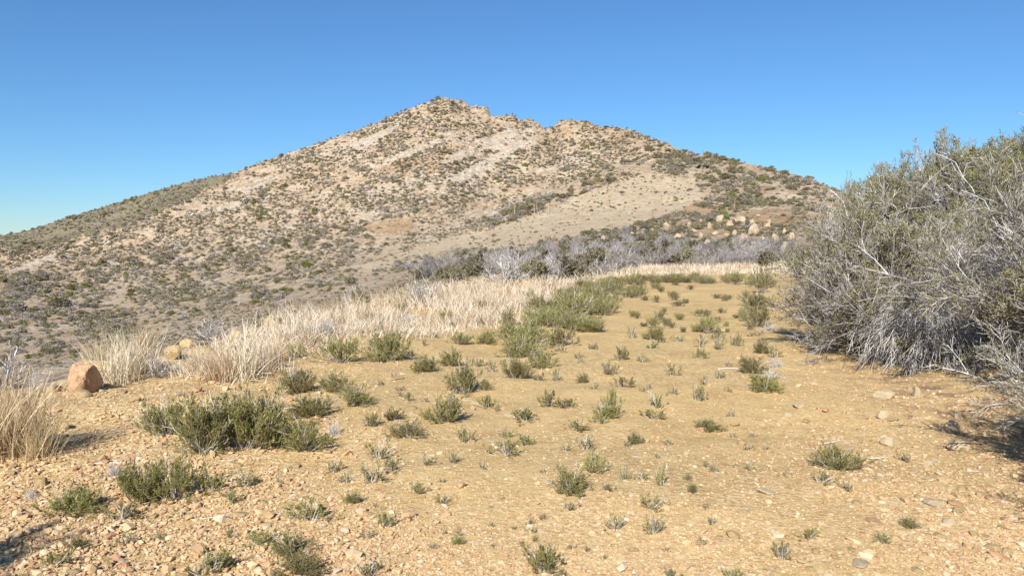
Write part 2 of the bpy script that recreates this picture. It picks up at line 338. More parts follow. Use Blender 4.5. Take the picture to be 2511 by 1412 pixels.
SLAB2 = [(1070, 400), (1160, 350), (1240, 318), (1330, 315), (1260, 345), (1180, 372), (1110, 400)]
SLAB3 = [(560, 465), (640, 435), (690, 430), (660, 450), (590, 475)]
SLAB4 = [(10, 670), (80, 640), (150, 618), (130, 635), (50, 668)]
SLABS = [SLAB1, SLAB2, SLAB3, SLAB4, [(540, 505), (620, 480), (660, 475), (590, 505), (500, 530)], [(850, 360), (940, 320), (990, 300), (960, 330), (880, 370)], [(940, 395), (1040, 350), (1100, 335), (1050, 365), (960, 400)]]
ORNG = [[(1810, 525), (1860, 508), (1935, 515), (1960, 560), (1850, 548)], [(900, 545), (1000, 532), (1020, 560), (940, 575), (890, 562)], [(1680, 500), (1760, 515), (1740, 530), (1660, 520)], [(1530, 405), (1600, 408), (1580, 425), (1500, 420)]]
OLIVE = [[(0, 600), (0, 585), (200, 527), (330, 487), (450, 450), (560, 428), (600, 420), (400, 520), (200, 580), (60, 625)], [(0, 690), (60, 665), (100, 670), (60, 740), (0, 790)]]
def pm(polys, soft=False):
    m = np.zeros(UG.shape)
    for p in polys: m = np.maximum(m, inpoly(wu, wv, p) * 1.0)
    return m * vis
turf = pm([TURF]); pale = np.maximum(pm(SLABS), 0)
strat = np.mod(S / 6.5 + .15 * fbm(XG / 12, YG / 12, 71, 3), 1.0)
pale = np.maximum(pale, slab_m * .75 * sstep(.62, .8, strat) * sstep(-.15, .3, fbm(XG / 20, YG / 30, 73, 3)) * (VG > 200))
pale = np.maximum(pale, .6 * sstep(.22, .5, fbm(XG / 18, YG / 25, 79, 4)) * sstep(150, 220, RG))
orange = np.maximum(pm(ORNG), .55 * sstep(.15, .5, fbm(XG / 40, YG / 50, 83, 4)) * sstep(90, 130, RG))
olive = .8 * pm(OLIVE); olive[(RG > KR[:, 11:12]) & (PG < .2)] = .85
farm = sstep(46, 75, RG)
# dry grass ground near
pebm = np.clip(.45 + .5 * fbm(XG * .5, YG * .5, 91, 3) + .35 * leftw, 0.1, .95)
pebm *= 1 - .35 * np.exp(-((XG - (1.2 + (YG - 8) * .16)) / 1.3) ** 2) * sstep(6, 14, YG)
ub = np.interp(YG, [-5, 0, 5, 8, 10, 12, 15, 30, 45], [3.6, 3.7, 3.9, 4.3, 4.6, 4.9, 6.0, 10.8, 17])
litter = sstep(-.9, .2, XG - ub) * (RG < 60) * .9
nearturf = sstep(-1.5, 1.0, RG - KR[:, 3:4]) * (1 - sstep(55, 62, RG)) * .5
turf = np.maximum(turf, nearturf)
seam = sstep(.0, .10, np.mod(S / 2.4 + .25 * fbm(XG / 9, YG / 9, 72, 3), 1)) * (1 - sstep(.16, .3, np.mod(S / 2.4 + .25 * fbm(XG / 9, YG / 9, 72, 3), 1))) * sstep(190, 250, RG) * sstep(-.2, .25, fbm(XG / 14, YG / 20, 74, 3))
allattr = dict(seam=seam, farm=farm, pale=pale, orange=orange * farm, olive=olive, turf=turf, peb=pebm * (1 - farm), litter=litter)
def grid_part(name, j0, j1, label):
    sl_ = slice(j0, j1 + 1); nr = j1 + 1 - j0; npz = NP_ - 1
    co = np.stack([XG[:npz, sl_], YG[:npz, sl_], HG[:npz, sl_]], -1).reshape(-1, 3)
    i = np.arange(npz)[:, None]; j = np.arange(nr - 1)[None, :]; i2 = (i + 1) % npz
    q = np.stack([i * nr + j, i2 * nr + j, i2 * nr + j + 1, i * nr + j + 1], -1).reshape(-1, 4)[:, ::-1]
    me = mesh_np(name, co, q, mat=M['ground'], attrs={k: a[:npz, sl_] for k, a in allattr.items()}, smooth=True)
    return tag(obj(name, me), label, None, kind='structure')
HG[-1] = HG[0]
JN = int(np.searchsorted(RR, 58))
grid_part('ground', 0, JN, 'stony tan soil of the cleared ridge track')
grid_part('mountain', JN, NR_ - 1, 'bare rocky mountain with pale slabs rising to a craggy summit')
# ------------------------------------------------------------------ growing twigs, leaves, blades
def unit(a): return a / np.maximum(np.linalg.norm(a, axis=-1, keepdims=True), 1e-9)
def grow(p0, d0, L, K, rng, wob=.15, up=0.0):
    """paths [N,K,3] from p0 along d0, length L, wandering, drawn up (or down) by 'up'"""
    n = len(p0); P_ = np.empty((n, K, 3)); P_[:, 0] = p0; d = unit(d0.copy()); st = (L / (K - 1))[:, None]
    for k in range(1, K):
        d = unit(d + rng.normal(0, wob, (n, 3)) + np.array([0, 0, up / (K - 1)]))
        P_[:, k] = P_[:, k - 1] + d * st
    return P_
def spawn(P_, m, t0, t1, ang, lf, K, rng, wob=.15, up=0.0, Ljit=.35, tpow=1.0):
    n, k0, _ = P_.shape; idx = np.repeat(np.arange(n), m)
    t = (t0 + (t1 - t0) * rng.random(n * m) ** tpow) * (k0 - 1); i = np.minimum(t.astype(int), k0 - 2); a = (t - i)[:, None]
    A = P_[idx, i]; B = P_[idx, i + 1]; p = A + (B - A) * a; tan = unit(B - A)
    r = unit(np.cross(tan, rng.normal(0, 1, (n * m, 3)))); an = ang * (0.6 + .8 * rng.random(n * m))[:, None]
    d = tan * np.cos(an) + r * np.sin(an)
    base = np.linalg.norm(P_[:, -1] - P_[:, 0], axis=1)[idx]
    L = base * lf * (1 - Ljit + 2 * Ljit * rng.random(n * m)) * (1.15 - .6 * t / (k0 - 1))
    return grow(p, d, L, K, rng, wob, up)
class Geo:
    def __init__(s): s.co = []; s.q = []; s.t = []; s.n = 0
    def add(s, co, q, tint):
        s.co.append(co.reshape(-1, 3)); s.q.append(q + s.n); s.t.append(tint.ravel()); s.n += co.reshape(-1, 3).shape[0]
    def tubes(s, P_, r0, r1, rng, sides=3, tint=None):
        n, K, _ = P_.shape
        T = np.empty_like(P_); T[:, 1:-1] = P_[:, 2:] - P_[:, :-2]; T[:, 0] = P_[:, 1] - P_[:, 0]; T[:, -1] = P_[:, -1] - P_[:, -2]; T = unit(T)
        ref = rng.normal(0, 1, (n, 1, 3)); A = unit(np.cross(T, ref)); B = np.cross(T, A)
        rr = np.broadcast_to(np.asarray(r0).reshape(-1, 1), (n, 1)) * (1 - np.linspace(0, 1, K)) + np.broadcast_to(np.asarray(r1).reshape(-1, 1), (n, 1)) * np.linspace(0, 1, K)
        an = np.arange(sides) * 2 * math.pi / sides
        if sides == 2: an = np.array([0, math.pi])
        co = P_[:, :, None] + rr[:, :, None, None] * (A[:, :, None] * np.cos(an)[None, None, :, None] + B[:, :, None] * np.sin(an)[None, None, :, None])
        b = (np.arange(n) * K * sides)[:, None, None]; k = (np.arange(K - 1) * sides)[None, :, None]; j = np.arange(sides if sides > 2 else 1)[None, None, :]; j2 = (j + 1) % sides
        q = np.stack([b + k + j, b + k + j2, b + k + sides + j2, b + k + sides + j], -1).reshape(-1, 4)
        t = rng.random(n) if tint is None else np.broadcast_to(tint, (n,))
        s.add(co, q, np.broadcast_to(np.clip(t, 0, 1)[:, None, None], (n, K, sides)))
    def leaves(s, p, d, l, w, rng, tint=None):
        n = len(p); d = unit(d); r = unit(np.cross(d, rng.normal(0, 1, (n, 3)))); l = np.broadcast_to(l, (n,))[:, None]; w = np.broadcast_to(w, (n,))[:, None]
        co = np.stack([p, p + d * l * .45 + r * w * .5, p + d * l, p + d * l * .45 - r * w * .5], 1)
        t = rng.random(n) if tint is None else tint
        s.add(co, np.arange(n * 4).reshape(n, 4), np.broadcast_to(np.clip(t, 0, 1)[:, None], (n, 4)))
    def mesh(s, name, mat, scale=1.0):
        return mesh_np(name, np.concatenate(s.co) * scale, np.concatenate(s.q), mat=mat, attrs={'tint': np.concatenate(s.t)})
def along(P_, m, t0, t1, rng):
    n, k0, _ = P_.shape; idx = np.repeat(np.arange(n), m); t = (t0 + (t1 - t0) * rng.random(n * m)) * (k0 - 1); i = np.minimum(t.astype(int), k0 - 2); a = (t - i)[:, None]
    A = P_[idx, i]; B = P_[idx, i + 1]; return A + (B - A) * a, unit(B - A)
def hemi(n, rng, amin=0, amax=75, p=1.0):
    a = R(amin) + (R(amax) - R(amin)) * rng.random(n) ** p; f = rng.random(n) * 2 * math.pi
    return np.stack([np.sin(a) * np.cos(f), np.sin(a) * np.sin(f), np.cos(a)], 1), a

def sprout(seed, n1=34, n2=7, n3=3, leaf_l=.014, leaf_w=.0042, r=.2, h=.2, up=.5, amax=80, twig_r=.0016, grey=0.2, nleaf=4, bare=.15):
    """low spreading green shrub, natural size, about 2r wide and h high"""
    g = np.random.default_rng(seed); d, a = hemi(n1, g, 8, amax, .8)
    L = 1.0 / np.sqrt((np.sin(a) / r) ** 2 + (np.cos(a) / h) ** 2) * (.6 + .45 * g.random(n1))
    p0 = np.stack([g.normal(0, .12 * r, n1), g.normal(0, .12 * r, n1), np.full(n1, -.01)], 1)
    P1 = grow(p0, d, L, 5, g, .13, up); P2 = spawn(P1, n2, .25, 1, R(30), .42, 4, g, .13, .35); P3 = spawn(P2, n3, .2, 1, R(36), .42, 3, g, .15, .3)
    st = Geo(); st.tubes(P1, twig_r * 1.6, twig_r * .6, g); st.tubes(P2, twig_r * .8, twig_r * .4, g); 
    # a few bare grey sticks
    nb = max(2, int(n1 * bare)); d2, a2 = hemi(nb, g, 5, 70); L2 = 1.1 / np.sqrt((np.sin(a2) / r) ** 2 + (np.cos(a2) / h) ** 2) * (.8 + .4 * g.random(nb))
    Pb = grow(np.zeros((nb, 3)), d2, L2, 5, g, .15, .3); st.tubes(Pb, twig_r * 1.8, twig_r * .5, g, tint=.8 + .2 * g.random(nb)); Pc = spawn(Pb, 3, .3, 1, R(35), .4, 3, g); st.tubes(Pc, twig_r, twig_r * .4, g, tint=.9)
    lf = Geo()
    for PP, m, t0 in ((P1, nleaf * 3, .3), (P2, nleaf * 2, .15), (P3, nleaf, .05)):
        p, t = along(PP, m, t0, 1, g); dd = unit(t + g.normal(0, .42, t.shape)); n = len(p)
        lf.leaves(p, dd, leaf_l * (.7 + .6 * g.random(n)), leaf_w * (.7 + .6 * g.random(n)), g, tint=np.clip(g.normal(.42, .2, n) + (g.random(n) < .06) * .5, 0, 1))
    return st.mesh('stem', M['stem']), lf.mesh('foliage', M['leaf'])
def make_plant(name, meshes, names=('stem', 'foliage'), label='', cat='shrub', group=None):
    root = bpy.data.objects.new(name, None); root.empty_display_size = .1; C.objects.link(root)
    for nm, me in zip(names, meshes): obj(nm, me, root)
    return tag(root, label, cat, group)
def grass_clump(seed, nb=260, h=.6, r=.12, mat='straw', lean=(0, 0), wdt=.0035, spread=38, droop=-.9):
    g = np.random.default_rng(seed); d, a = hemi(nb, g, 0, spread, .8); d[:, 0] += lean[0]; d[:, 1] += lean[1]
    p0 = np.stack([g.normal(0, r, nb), g.normal(0, r, nb), np.full(nb, -.02)], 1); L = h * (.45 + .6 * g.random(nb))
    P_ = grow(p0, d, L, 5, g, .09, droop * .5); ge = Geo(); ge.tubes(P_, wdt, wdt * .25, g, sides=2)
    nk = nb // 2                                                        # short collapsed blades at the foot
    d, a = hemi(nk, g, 45, 95); P_ = grow(np.stack([g.normal(0, r, nk), g.normal(0, r, nk), np.full(nk, .01)], 1), d, h * .45 * (.4 + .7 * g.random(nk)), 4, g, .2, -.3)
    ge.tubes(P_, wdt, wdt * .3, g, sides=2, tint=g.random(nk) * .6)
    return ge.mesh('dry_grass_clump', M[mat])
def dead_bush(seed, n1=26, r=.5, h=.6, mat='white_twig', tw=.006, n2=5, n3=4, wob=.22, amax=70, up=.25, leaf=0, leafmat='leaf_grey', leaf_l=.05):
    g = np.random.default_rng(seed); d, a = hemi(n1, g, 5, amax, .8)
    L = 1.0 / np.sqrt((np.sin(a) / r) ** 2 + (np.cos(a) / h) ** 2) * (.55 + .5 * g.random(n1))
    p0 = np.stack([g.normal(0, .1 * r, n1), g.normal(0, .1 * r, n1), np.full(n1, -.03)], 1)
    P1 = grow(p0, d, L, 6, g, wob, up); P2 = spawn(P1, n2, .25, .95, R(38), .5, 4, g, wob, .3); P3 = spawn(P2, n3, .3, 1, R(36), .5, 3, g, wob, .2)
    ge = Geo(); ge.tubes(P1, tw * 1.5, tw * .6, g); ge.tubes(P2, tw * .8, tw * .4, g); ge.tubes(P3, tw * .5, tw * .3, g)
    out = [ge.mesh('branch', M[mat])]
    if leaf:
        lf = Geo()
        for PP, m in ((P2, leaf), (P3, leaf)):
            p, t = along(PP, m, .2, 1, g); n = len(p); lf.leaves(p, t + g.normal(0, .6, t.shape), leaf_l * (.6 + .8 * g.random(n)), leaf_l * .5, g)
        out.append(lf.mesh('foliage', M[leafmat]))
    return out

# ------------------------------------------------------------------ rocks
import bmesh
def rock_mesh(name, seed, mat, sub=3, sx=1, sy=1, sz=.7, cuts=9, rough=.05, smooth=False):
    g = random.Random(seed); bm = bmesh.new(); bmesh.ops.create_icosphere(bm, subdivisions=sub, radius=1)
    planes = []
    for _ in range(cuts):
        n_ = Vector((g.gauss(0, 1), g.gauss(0, 1), g.gauss(0, .9))).normalized(); planes.append((n_, g.uniform(.45, .85)))
    for v in bm.verts:
        for n_, d_ in planes:
            k = v.co.dot(n_) - d_
            if k > 0: v.co -= n_ * k
    me = bpy.data.meshes.new(name); bm.to_mesh(me); bm.free()
    co = np.empty(len(me.vertices) * 3, np.float32); me.vertices.foreach_get('co', co); co = co.reshape(-1, 3)
    nn = fbm(co[:, 0] * 2.3 + seed, co[:, 1] * 2.3 + co[:, 2] * 1.7, seed, 4)
    co = co * (1 + rough * 2 * nn)[:, None] * np.array([sx, sy, sz]); co[:, 2] -= co[:, 2].min() * .55 + 0
    co[:, 2] += co[:, 2].min() * 0
    co /= max(np.abs(co[:, 0]).max(), 1e-3)
    me.vertices.foreach_set('co', co.astype(np.float32).ravel()); me.update()
    me.polygons.foreach_set('use_smooth', np.full(len(me.polygons), smooth)); me.materials.append(M[mat]); return me

# ------------------------------------------------------------------ gravel : uncountable, one object
def gravel():
    g = np.random.default_rng(5); bm = bmesh.new(); bmesh.ops.create_icosphere(bm, subdivisions=1, radius=1); bm.verts.ensure_lookup_table()
    ico = np.array([v.co[:] for v in bm.verts]); fa = np.array([[v.index for v in f.verts] for f in bm.faces]); bm.free()
    vars_ = []
    for k in range(14):
        c = ico.copy()
        for _ in range(7):
            n_ = g.normal(0, 1, 3); n_ /= np.linalg.norm(n_); d_ = g.uniform(.28, .75); e = c @ n_ - d_; c = c - np.where(e > 0, e, 0)[:, None] * n_
        vars_.append(c)
    # candidates spread evenly over the picture, thinner far off
    n = 150000; v = 700 + 760 * g.random(n) ** .62; u = -60 + 2630 * g.random(n)
    x, y, z = cast(u, v); dist = np.hypot(x, y); ok = ~np.isnan(x) & (dist < 30) & (dist > 1.5)
    x, y, z, u, v, dist = x[ok], y[ok], z[ok], u[ok], v[ok], dist[ok]
    left = 1 - sstep(-2.2, .2, x + (y - 5) * .18); xb = np.interp(y, [0, 5, 10, 15, 30], [3.6, 3.9, 4.6, 6, 10.8]); right = sstep(-2.6, -.6, x - xb)
    path = np.exp(-((x - (1.2 + (y - 8) * .16)) / 1.4) ** 2) * sstep(4, 9, y)
    keep = g.random(len(x)) < np.clip(  .74 + .05 * left + .2 * right - .25 * path, 0, 1) * (.55 + .45 * sstep(-.2, .2, fbm(x * 1.2, y * 1.2, 3, 3)))
    x, y, z, dist, left, right = [a[keep] for a in (x, y, z, dist, left, right)]; n = len(x)
    s = .0040 * np.exp(g.normal(0, .62, n)) * (1 + .28 * left + .3 * right) * (1 + .045 * dist); s = np.minimum(s, .055)
    flat = .35 + .35 * g.random(n) + .15 * left; el = .7 + .7 * g.random(n); th = g.random(n) * 2 * math.pi; tx = g.normal(0, .22, n)
    nv = len(ico); kv = g.integers(0, 14, n); co = np.array(vars_)[kv] * s[:, None, None]
    co[:, :, 0] *= el[:, None]; co[:, :, 2] *= flat[:, None]
    co[:, :, 2], co[:, :, 0] = co[:, :, 2] * np.cos(tx)[:, None] + co[:, :, 0] * np.sin(tx)[:, None], co[:, :, 0] * np.cos(tx)[:, None] - co[:, :, 2] * np.sin(tx)[:, None]
    X = co[:, :, 0] * np.cos(th)[:, None] - co[:, :, 1] * np.sin(th)[:, None]; Y = co[:, :, 0] * np.sin(th)[:, None] + co[:, :, 1] * np.cos(th)[:, None]
    W = np.stack([X + x[:, None], Y + y[:, None], co[:, :, 2] + (z + s * flat * (.15 + .35 * left))[:, None]], -1)
    tr = (fa[None] + (np.arange(n) * nv)[:, None, None]).reshape(-1, 3)
    return mesh_np('gravel', W.reshape(-1, 3), tris=tr, mat=M['gravel'], attrs={'tint': np.repeat(g.random(n), nv)})
M['gravel'] = tint_mat('gravel_stone', [(0, (.40, .24, .14)), (.08, (.44, .30, .15)), (.5, (.51, .37, .19)), (.85, (.56, .43, .24)), (.97, (.62, .50, .32)), (1, (.42, .36, .27))], rough=.9, objvar=0)
tag(obj('gravel', gravel()), 'loose angular tan pebbles and chips strewn over the track', 'gravel', kind='stuff')

# ------------------------------------------------------------------ low green shrubs near the camera : u, v of foot, width, height in photo pixels, form
# form b bushy, s sparse, o ordinary, y yellowish
SH = [
 (620, 1112, 190, 165, 'b', 'widest bushy green shrub left of centre, right half of the big clump'), (500, 1128, 170, 150, 'b', 'bushy green shrub, front middle of the big clump left of centre'),
 (405, 1075, 130, 95, 'b', 'bushy green shrub forming the left lobe of the big clump'), (565, 1080, 130, 110, 'b', 'green shrub squeezed in the back of the big clump left of centre'),
 (345, 1245, 140, 120, 'b', 'dark green shrub left in the lower front clump'), (430, 1238, 140, 125, 'b', 'dense green shrub with upright grey stick, middle of the lower clump'), (520, 1215, 110, 75, 'o', 'low green shrub at the right end of the lower clump'),
 (178, 1272, 150, 92, 'b', 'dark low green shrub at lower left with grey twigs'), (300, 1288, 120, 60, 's', 'flat sparse shrub with pale grey twigs below the lower clump'), (600, 1205, 110, 42, 's', 'flat grey-green shrub right of the lower clump'),
 (190, 1352, 75, 48, 'o', 'small round green shrub near the lower left corner'), (308, 1342, 75, 36, 's', 'small sparse shrub right of the round one at lower left'),
 (745, 1118, 130, 92, 'b', 'rounded green shrub just right of the big clump'), (728, 968, 115, 68, 'b', 'compact green shrub with bleached top below the dry grass'), (765, 1028, 125, 58, 'o', 'wide bright green shrub between two rounder ones left of centre'),
 (825, 965, 90, 55, 'o', 'yellow-green shrub right of the compact bleached one'), (870, 1000, 100, 62, 'y', 'sprawling yellow-green shrub left of centre'),
 (835, 895, 150, 80, 'b', 'dark green shrub with grey stem below tall dry grass'), (945, 890, 110, 78, 'b', 'dense dark green cushion shrub at the foot of dry grass'), (722, 878, 62, 42, 's', 'small brown-green shrub left of two dark cushions'),
 (1040, 915, 90, 48, 'b', 'low dark green shrub, left of a joined pair'), (1105, 898, 75, 46, 'b', 'low green shrub, right of a joined pair'),
 (1135, 972, 90, 85, 'b', 'upright bright green shrub left of the path'), (1095, 1042, 110, 85, 'b', 'leafy green shrub in front of the upright bright one'), (1045, 1030, 50, 30, 'o', None),
 (960, 1035, 80, 42, 'o', None), (912, 1048, 55, 45, 'o', None), (1000, 1078, 95, 42, 'o', 'flat green shrub lying in gravel left of centre'),
 (765, 1292, 130, 85, 'o', 'spiky green shrub with grey twigs, lower left of centre'), (640, 1345, 90, 62, 'b', 'round green shrub, left of three at the bottom edge'), (715, 1375, 110, 80, 'b', 'dense green shrub, middle of three at the bottom edge'), (735, 1425, 130, 70, 'b', 'green shrub cut by the bottom edge below the three'),
 (520, 1425, 150, 70, 'o', 'green shrub cut by the bottom edge at left'), (905, 1425, 110, 60, 's', 'sparse shrub cut by the bottom edge left of centre'),
 (930, 1132, 100, 62, 's', 'grey-topped shrub in gravel left of centre'), (1050, 1145, 70, 30, 's', None), (912, 1192, 90, 66, 's', None), (850, 1190, 60, 40, 's', None), (1022, 1217, 62, 42, 'o', None), (1085, 1242, 60, 36, 's', None),
 (945, 1297, 50, 55, 'o', None), (900, 1327, 60, 32, 's', None), (820, 1160, 50, 36, 's', None), (960, 1160, 60, 50, 'o', None), (70, 1220, 40, 26, 's', None),
 (1240, 1125, 125, 66, 's', 'wide sparse fan-shaped shrub at the centre'), (1288, 1095, 60, 34, 'o', None), (1238, 1075, 62, 32, 's', None), (1140, 1087, 52, 48, 'o', None), (1113, 1137, 48, 38, 's', None),
 (1193, 1003, 58, 38, 'o', None), (1285, 1038, 82, 32, 'o', None), (1345, 1000, 60, 48, 'o', None), (1385, 1002, 70, 34, 'o', None), (1415, 1060, 70, 32, 'o', None), (1440, 1105, 60, 46, 's', None), (1388, 1108, 46, 24, 's', None), (1468, 1042, 50, 34, 'o', None),
 (1128, 847, 58, 34, 'b', 'small dark green tuft, left of two before the dry grass'), (1190, 846, 60, 34, 'b', 'small dark green tuft, right of two before the dry grass'), (1246, 803, 62, 46, 'b', None), (1318, 765, 72, 42, 'b', None),
 (1248, 838, 70, 50, 'b', None), (1298, 838, 70, 56, 'b', 'green shrub with one thin pale stick standing in it'), (1262, 880, 90, 42, 'o', None), (1330, 905, 80, 50, 'o', None), (1262, 930, 80, 56, 'b', None), (1320, 935, 50, 32, 's', None), (1365, 935, 40, 34, 's', None),
 (1325, 792, 90, 44, 'b', None), (1370, 806, 80, 40, 'o', None), (1410, 785, 110, 74, 'b', 'tallest dark green shrub at the bend of the green strip'), (1465, 815, 50, 30, 's', None), (1500, 770, 60, 44, 'o', None), (1552, 778, 40, 20, 's', None),
 (1500, 1022, 60, 70, 'o', 'upright grey-green shrub in the middle of the track'), (1490, 1030, 90, 38, 'o', None), (1598, 1030, 80, 40, 'o', None), (1610, 1005, 70, 50, 's', 'round grey shrub just behind a flat green one on the track'), (1530, 953, 62, 42, 'o', None), (1490, 922, 60, 36, 's', None), (1455, 955, 40, 24, 's', None), (1525, 885, 50, 36, 'o', None), (1575, 890, 50, 20, 's', None),
 (1398, 1222, 112, 84, 'b', 'bushy green shrub with fan of stems, lower centre'), (1455, 1163, 80, 68, 'o', 'upright green shrub behind the bushy one, lower centre'), (1488, 1207, 46, 26, 'o', None), (1487, 1150, 40, 26, 's', None), (1530, 1180, 34, 44, 's', None), (1575, 1182, 60, 28, 's', None), (1622, 1192, 66, 62, 's', 'sparse upright twiggy shrub right of lower centre'),
 (1600, 1262, 100, 52, 's', 'wide open shrub with bent twigs, lower right of centre'), (1605, 1318, 66, 60, 's', 'stalky reddish-stemmed shrub below the wide open one'), (1508, 1308, 74, 52, 's', 'small fan-shaped shrub near bottom centre'), (1398, 1258, 62, 28, 's', None),
 (1335, 1420, 130, 105, 'o', 'large green shrub with grey sticks at the bottom edge'), (1642, 1425, 60, 36, 'o', None), (1800, 1425, 60, 40, 'o', None),
 (1740, 1062, 78, 42, 'b', 'small bright green rosette-like shrub alone on gravel'), (1713, 987, 46, 48, 'o', None), (1652, 922, 56, 34, 's', None), (1655, 970, 40, 26, 's', None), (1790, 965, 36, 20, 's', None),
 (1845, 918, 70, 46, 'b', None), (1875, 968, 100, 56, 'b', 'wide green shrub beside bleached twigs at the right of the track'), (1855, 805, 90, 56, 'b', 'green shrub against the right bank under the big bush'), (1825, 790, 40, 40, 'o', None),
 (1735, 820, 70, 48, 'o', None), (1705, 815, 40, 22, 'o', None), (1720, 880, 46, 26, 'o', None), (1760, 860, 46, 36, 's', None), (1715, 855, 40, 26, 's', None), (1805, 850, 40, 34, 'o', None), (1820, 780, 30, 22, 's', None), (1870, 870, 60, 34, 'o', None), (1900, 880, 50, 30, 's', None),
 (1605, 835, 56, 34, 'o', None), (1595, 855, 60, 16, 's', None), (1620, 785, 40, 24, 'o', None), (1665, 785, 40, 20, 's', None), (1662, 838, 40, 16, 's', None), (1605, 805, 46, 34, 's', None), (1550, 830, 26, 30, 's', None),
 (1870, 720, 60, 66, 's', 'grey feathery shrub at the far right corner of the track'), (1805, 700, 60, 36, 'o', None),
 (2052, 1158, 132, 84, 'b', 'bushy green shrub with dead white stick, right foreground'), (2015, 1192, 82, 34, 's', None), (2078, 1212, 66, 26, 's', None), (2222, 1137, 58, 34, 's', None), (1842, 1157, 50, 34, 's', None),
 (1985, 1328, 66, 48, 'o', 'small open shrub, lower right, left of a red flat stone'), (1918, 1378, 62, 58, 's', 'small stalky shrub at lower right near the edge'), (2165, 1337, 50, 36, 'o', None),
]
big = [make_plant('green_shrub', sprout(100 + k, n1=int(36 + 4 * k), n2=8, n3=2, r=.22, h=.24, amax=82, nleaf=6), cat='shrub') for k in range(6)]
mid = [make_plant('green_shrub', sprout(120 + k, n1=14 + 2 * k, n2=5, n3=2, r=.13, h=.11, leaf_l=.012, leaf_w=.0038, amax=86), cat='shrub') for k in range(6)]
thin = [make_plant('green_shrub', sprout(140 + k, n1=7 + k, n2=5, n3=2, r=.12, h=.085, leaf_l=.011, leaf_w=.0038, nleaf=3, bare=.5, amax=88, twig_r=.0018), cat='shrub') for k in range(6)]
bigg = [make_plant('green_shrub', sprout(160 + k, n1=38, n2=5, n3=2, r=.42, h=.36, leaf_l=.028, leaf_w=.009, twig_r=.003, up=.7, amax=76), cat='shrub') for k in range(4)]
PROTO_NAT = {}
for L_, s_ in ((big, (.22, .24)), (mid, (.13, .12)), (thin, (.12, .10)), (bigg, (.42, .42))):
    for p in L_: PROTO_NAT[p.name] = s_
placed = []
def put_shrub(u, v, w, h, form, label=None, group=None):
    x, y, z = cast(u, v); x, y = x[0], y[0]
    if np.isnan(x): return None
    dist = math.hypot(x, y); wm = w * y / F * .98; hm = h * y / F; el = math.atan2(EYE - z[0], dist)
    H_ = max((hm - wm * math.sin(el) * .8) / math.cos(el), .35 * wm); yc = y + wm * .35; xc = x * yc / y; zc = float(H(xc, yc))
    if wm > .62 or dist > 14: pool = bigg
    elif form == 's': pool = thin
    elif form == 'b' and wm > .2: pool = big
    elif wm > .3: pool = big
    else: pool = mid
    p = pool[int(RNG.integers(len(pool)))]; nr, nh = PROTO_NAT[p.name]
    sxy = wm / 2 / nr * 1.2; sz = H_ / nh * 1.2
    o = dup(p, (xc, yc, zc), RNG.random() * 6.28, (sxy, sxy, sz), label, group); placed.append((o, u, v, w, h, form)); return o
for s in SH: put_shrub(*s[:5], s[5])
# the green strip curving along the left and far edge of the track
g2 = np.random.default_rng(9)
strip = [(1470, 690), (1440, 720), (1400, 750), (1420, 735), (1480, 705), (1520, 697), (1570, 693), (1630, 693), (1680, 695), (1740, 692), (1790, 690), (1840, 692), (1880, 700)]
pts = []
for (u, v, su, sv, n) in ((1400, 762, 46, 16, 16), (1430, 735, 45, 14, 16), (1470, 712, 45, 10, 14), (1520, 698, 60, 5, 12), (1600, 694, 60, 4, 12), (1700, 693, 60, 4, 12), (1800, 692, 60, 5, 12), (1875, 700, 25, 10, 6), (1345, 798, 40, 12, 8), (1450, 770, 50, 14, 8), (1430, 812, 45, 8, 7), (1530, 722, 50, 8, 8), (1850, 745, 22, 14, 4), (1300, 860, 60, 20, 5), (1490, 738, 30, 8, 4)):
    for _ in range(n): pts.append((float(g2.normal(u, su * .6)), float(g2.normal(v, sv * .6))))
for u, v in pts:
    x, y, z = cast(u, v)
    if np.isnan(x[0]): continue
    put_shrub(u, v, g2.uniform(.5, .95) * F / y[0], g2.uniform(.16, .38) * F / y[0], 'b', None, 'green shrubs in the strip along the edge of the track')
# scattered tiny tufts
for _ in range(210):
    u, v = g2.uniform(900, 1900), g2.uniform(800, 1380) if g2.random() < .5 else g2.uniform(790, 1000)
    if any(abs(u - s[0]) < 45 and abs(v - s[1]) < 35 for s in SH): continue
    put_shrub(u, v, g2.uniform(18, 38), g2.uniform(10, 22), 's')
for _ in range(60):
    put_shrub(g2.uniform(1480, 1880), g2.uniform(705, 850), g2.uniform(16, 40), g2.uniform(10, 22), 'o' if g2.random() < .5 else 's')
for (u, v, w, h) in ((905, 800, 50, 36), (985, 770, 46, 30), (690, 838, 44, 30), (1095, 790, 50, 30), (1180, 765, 46, 30), (770, 850, 44, 26), (1010, 815, 50, 22), (1065, 830, 40, 20), (930, 850, 40, 24), (1300, 745, 60, 34), (1280, 690, 70, 40)):
    put_shrub(u, v, w, h, 's')
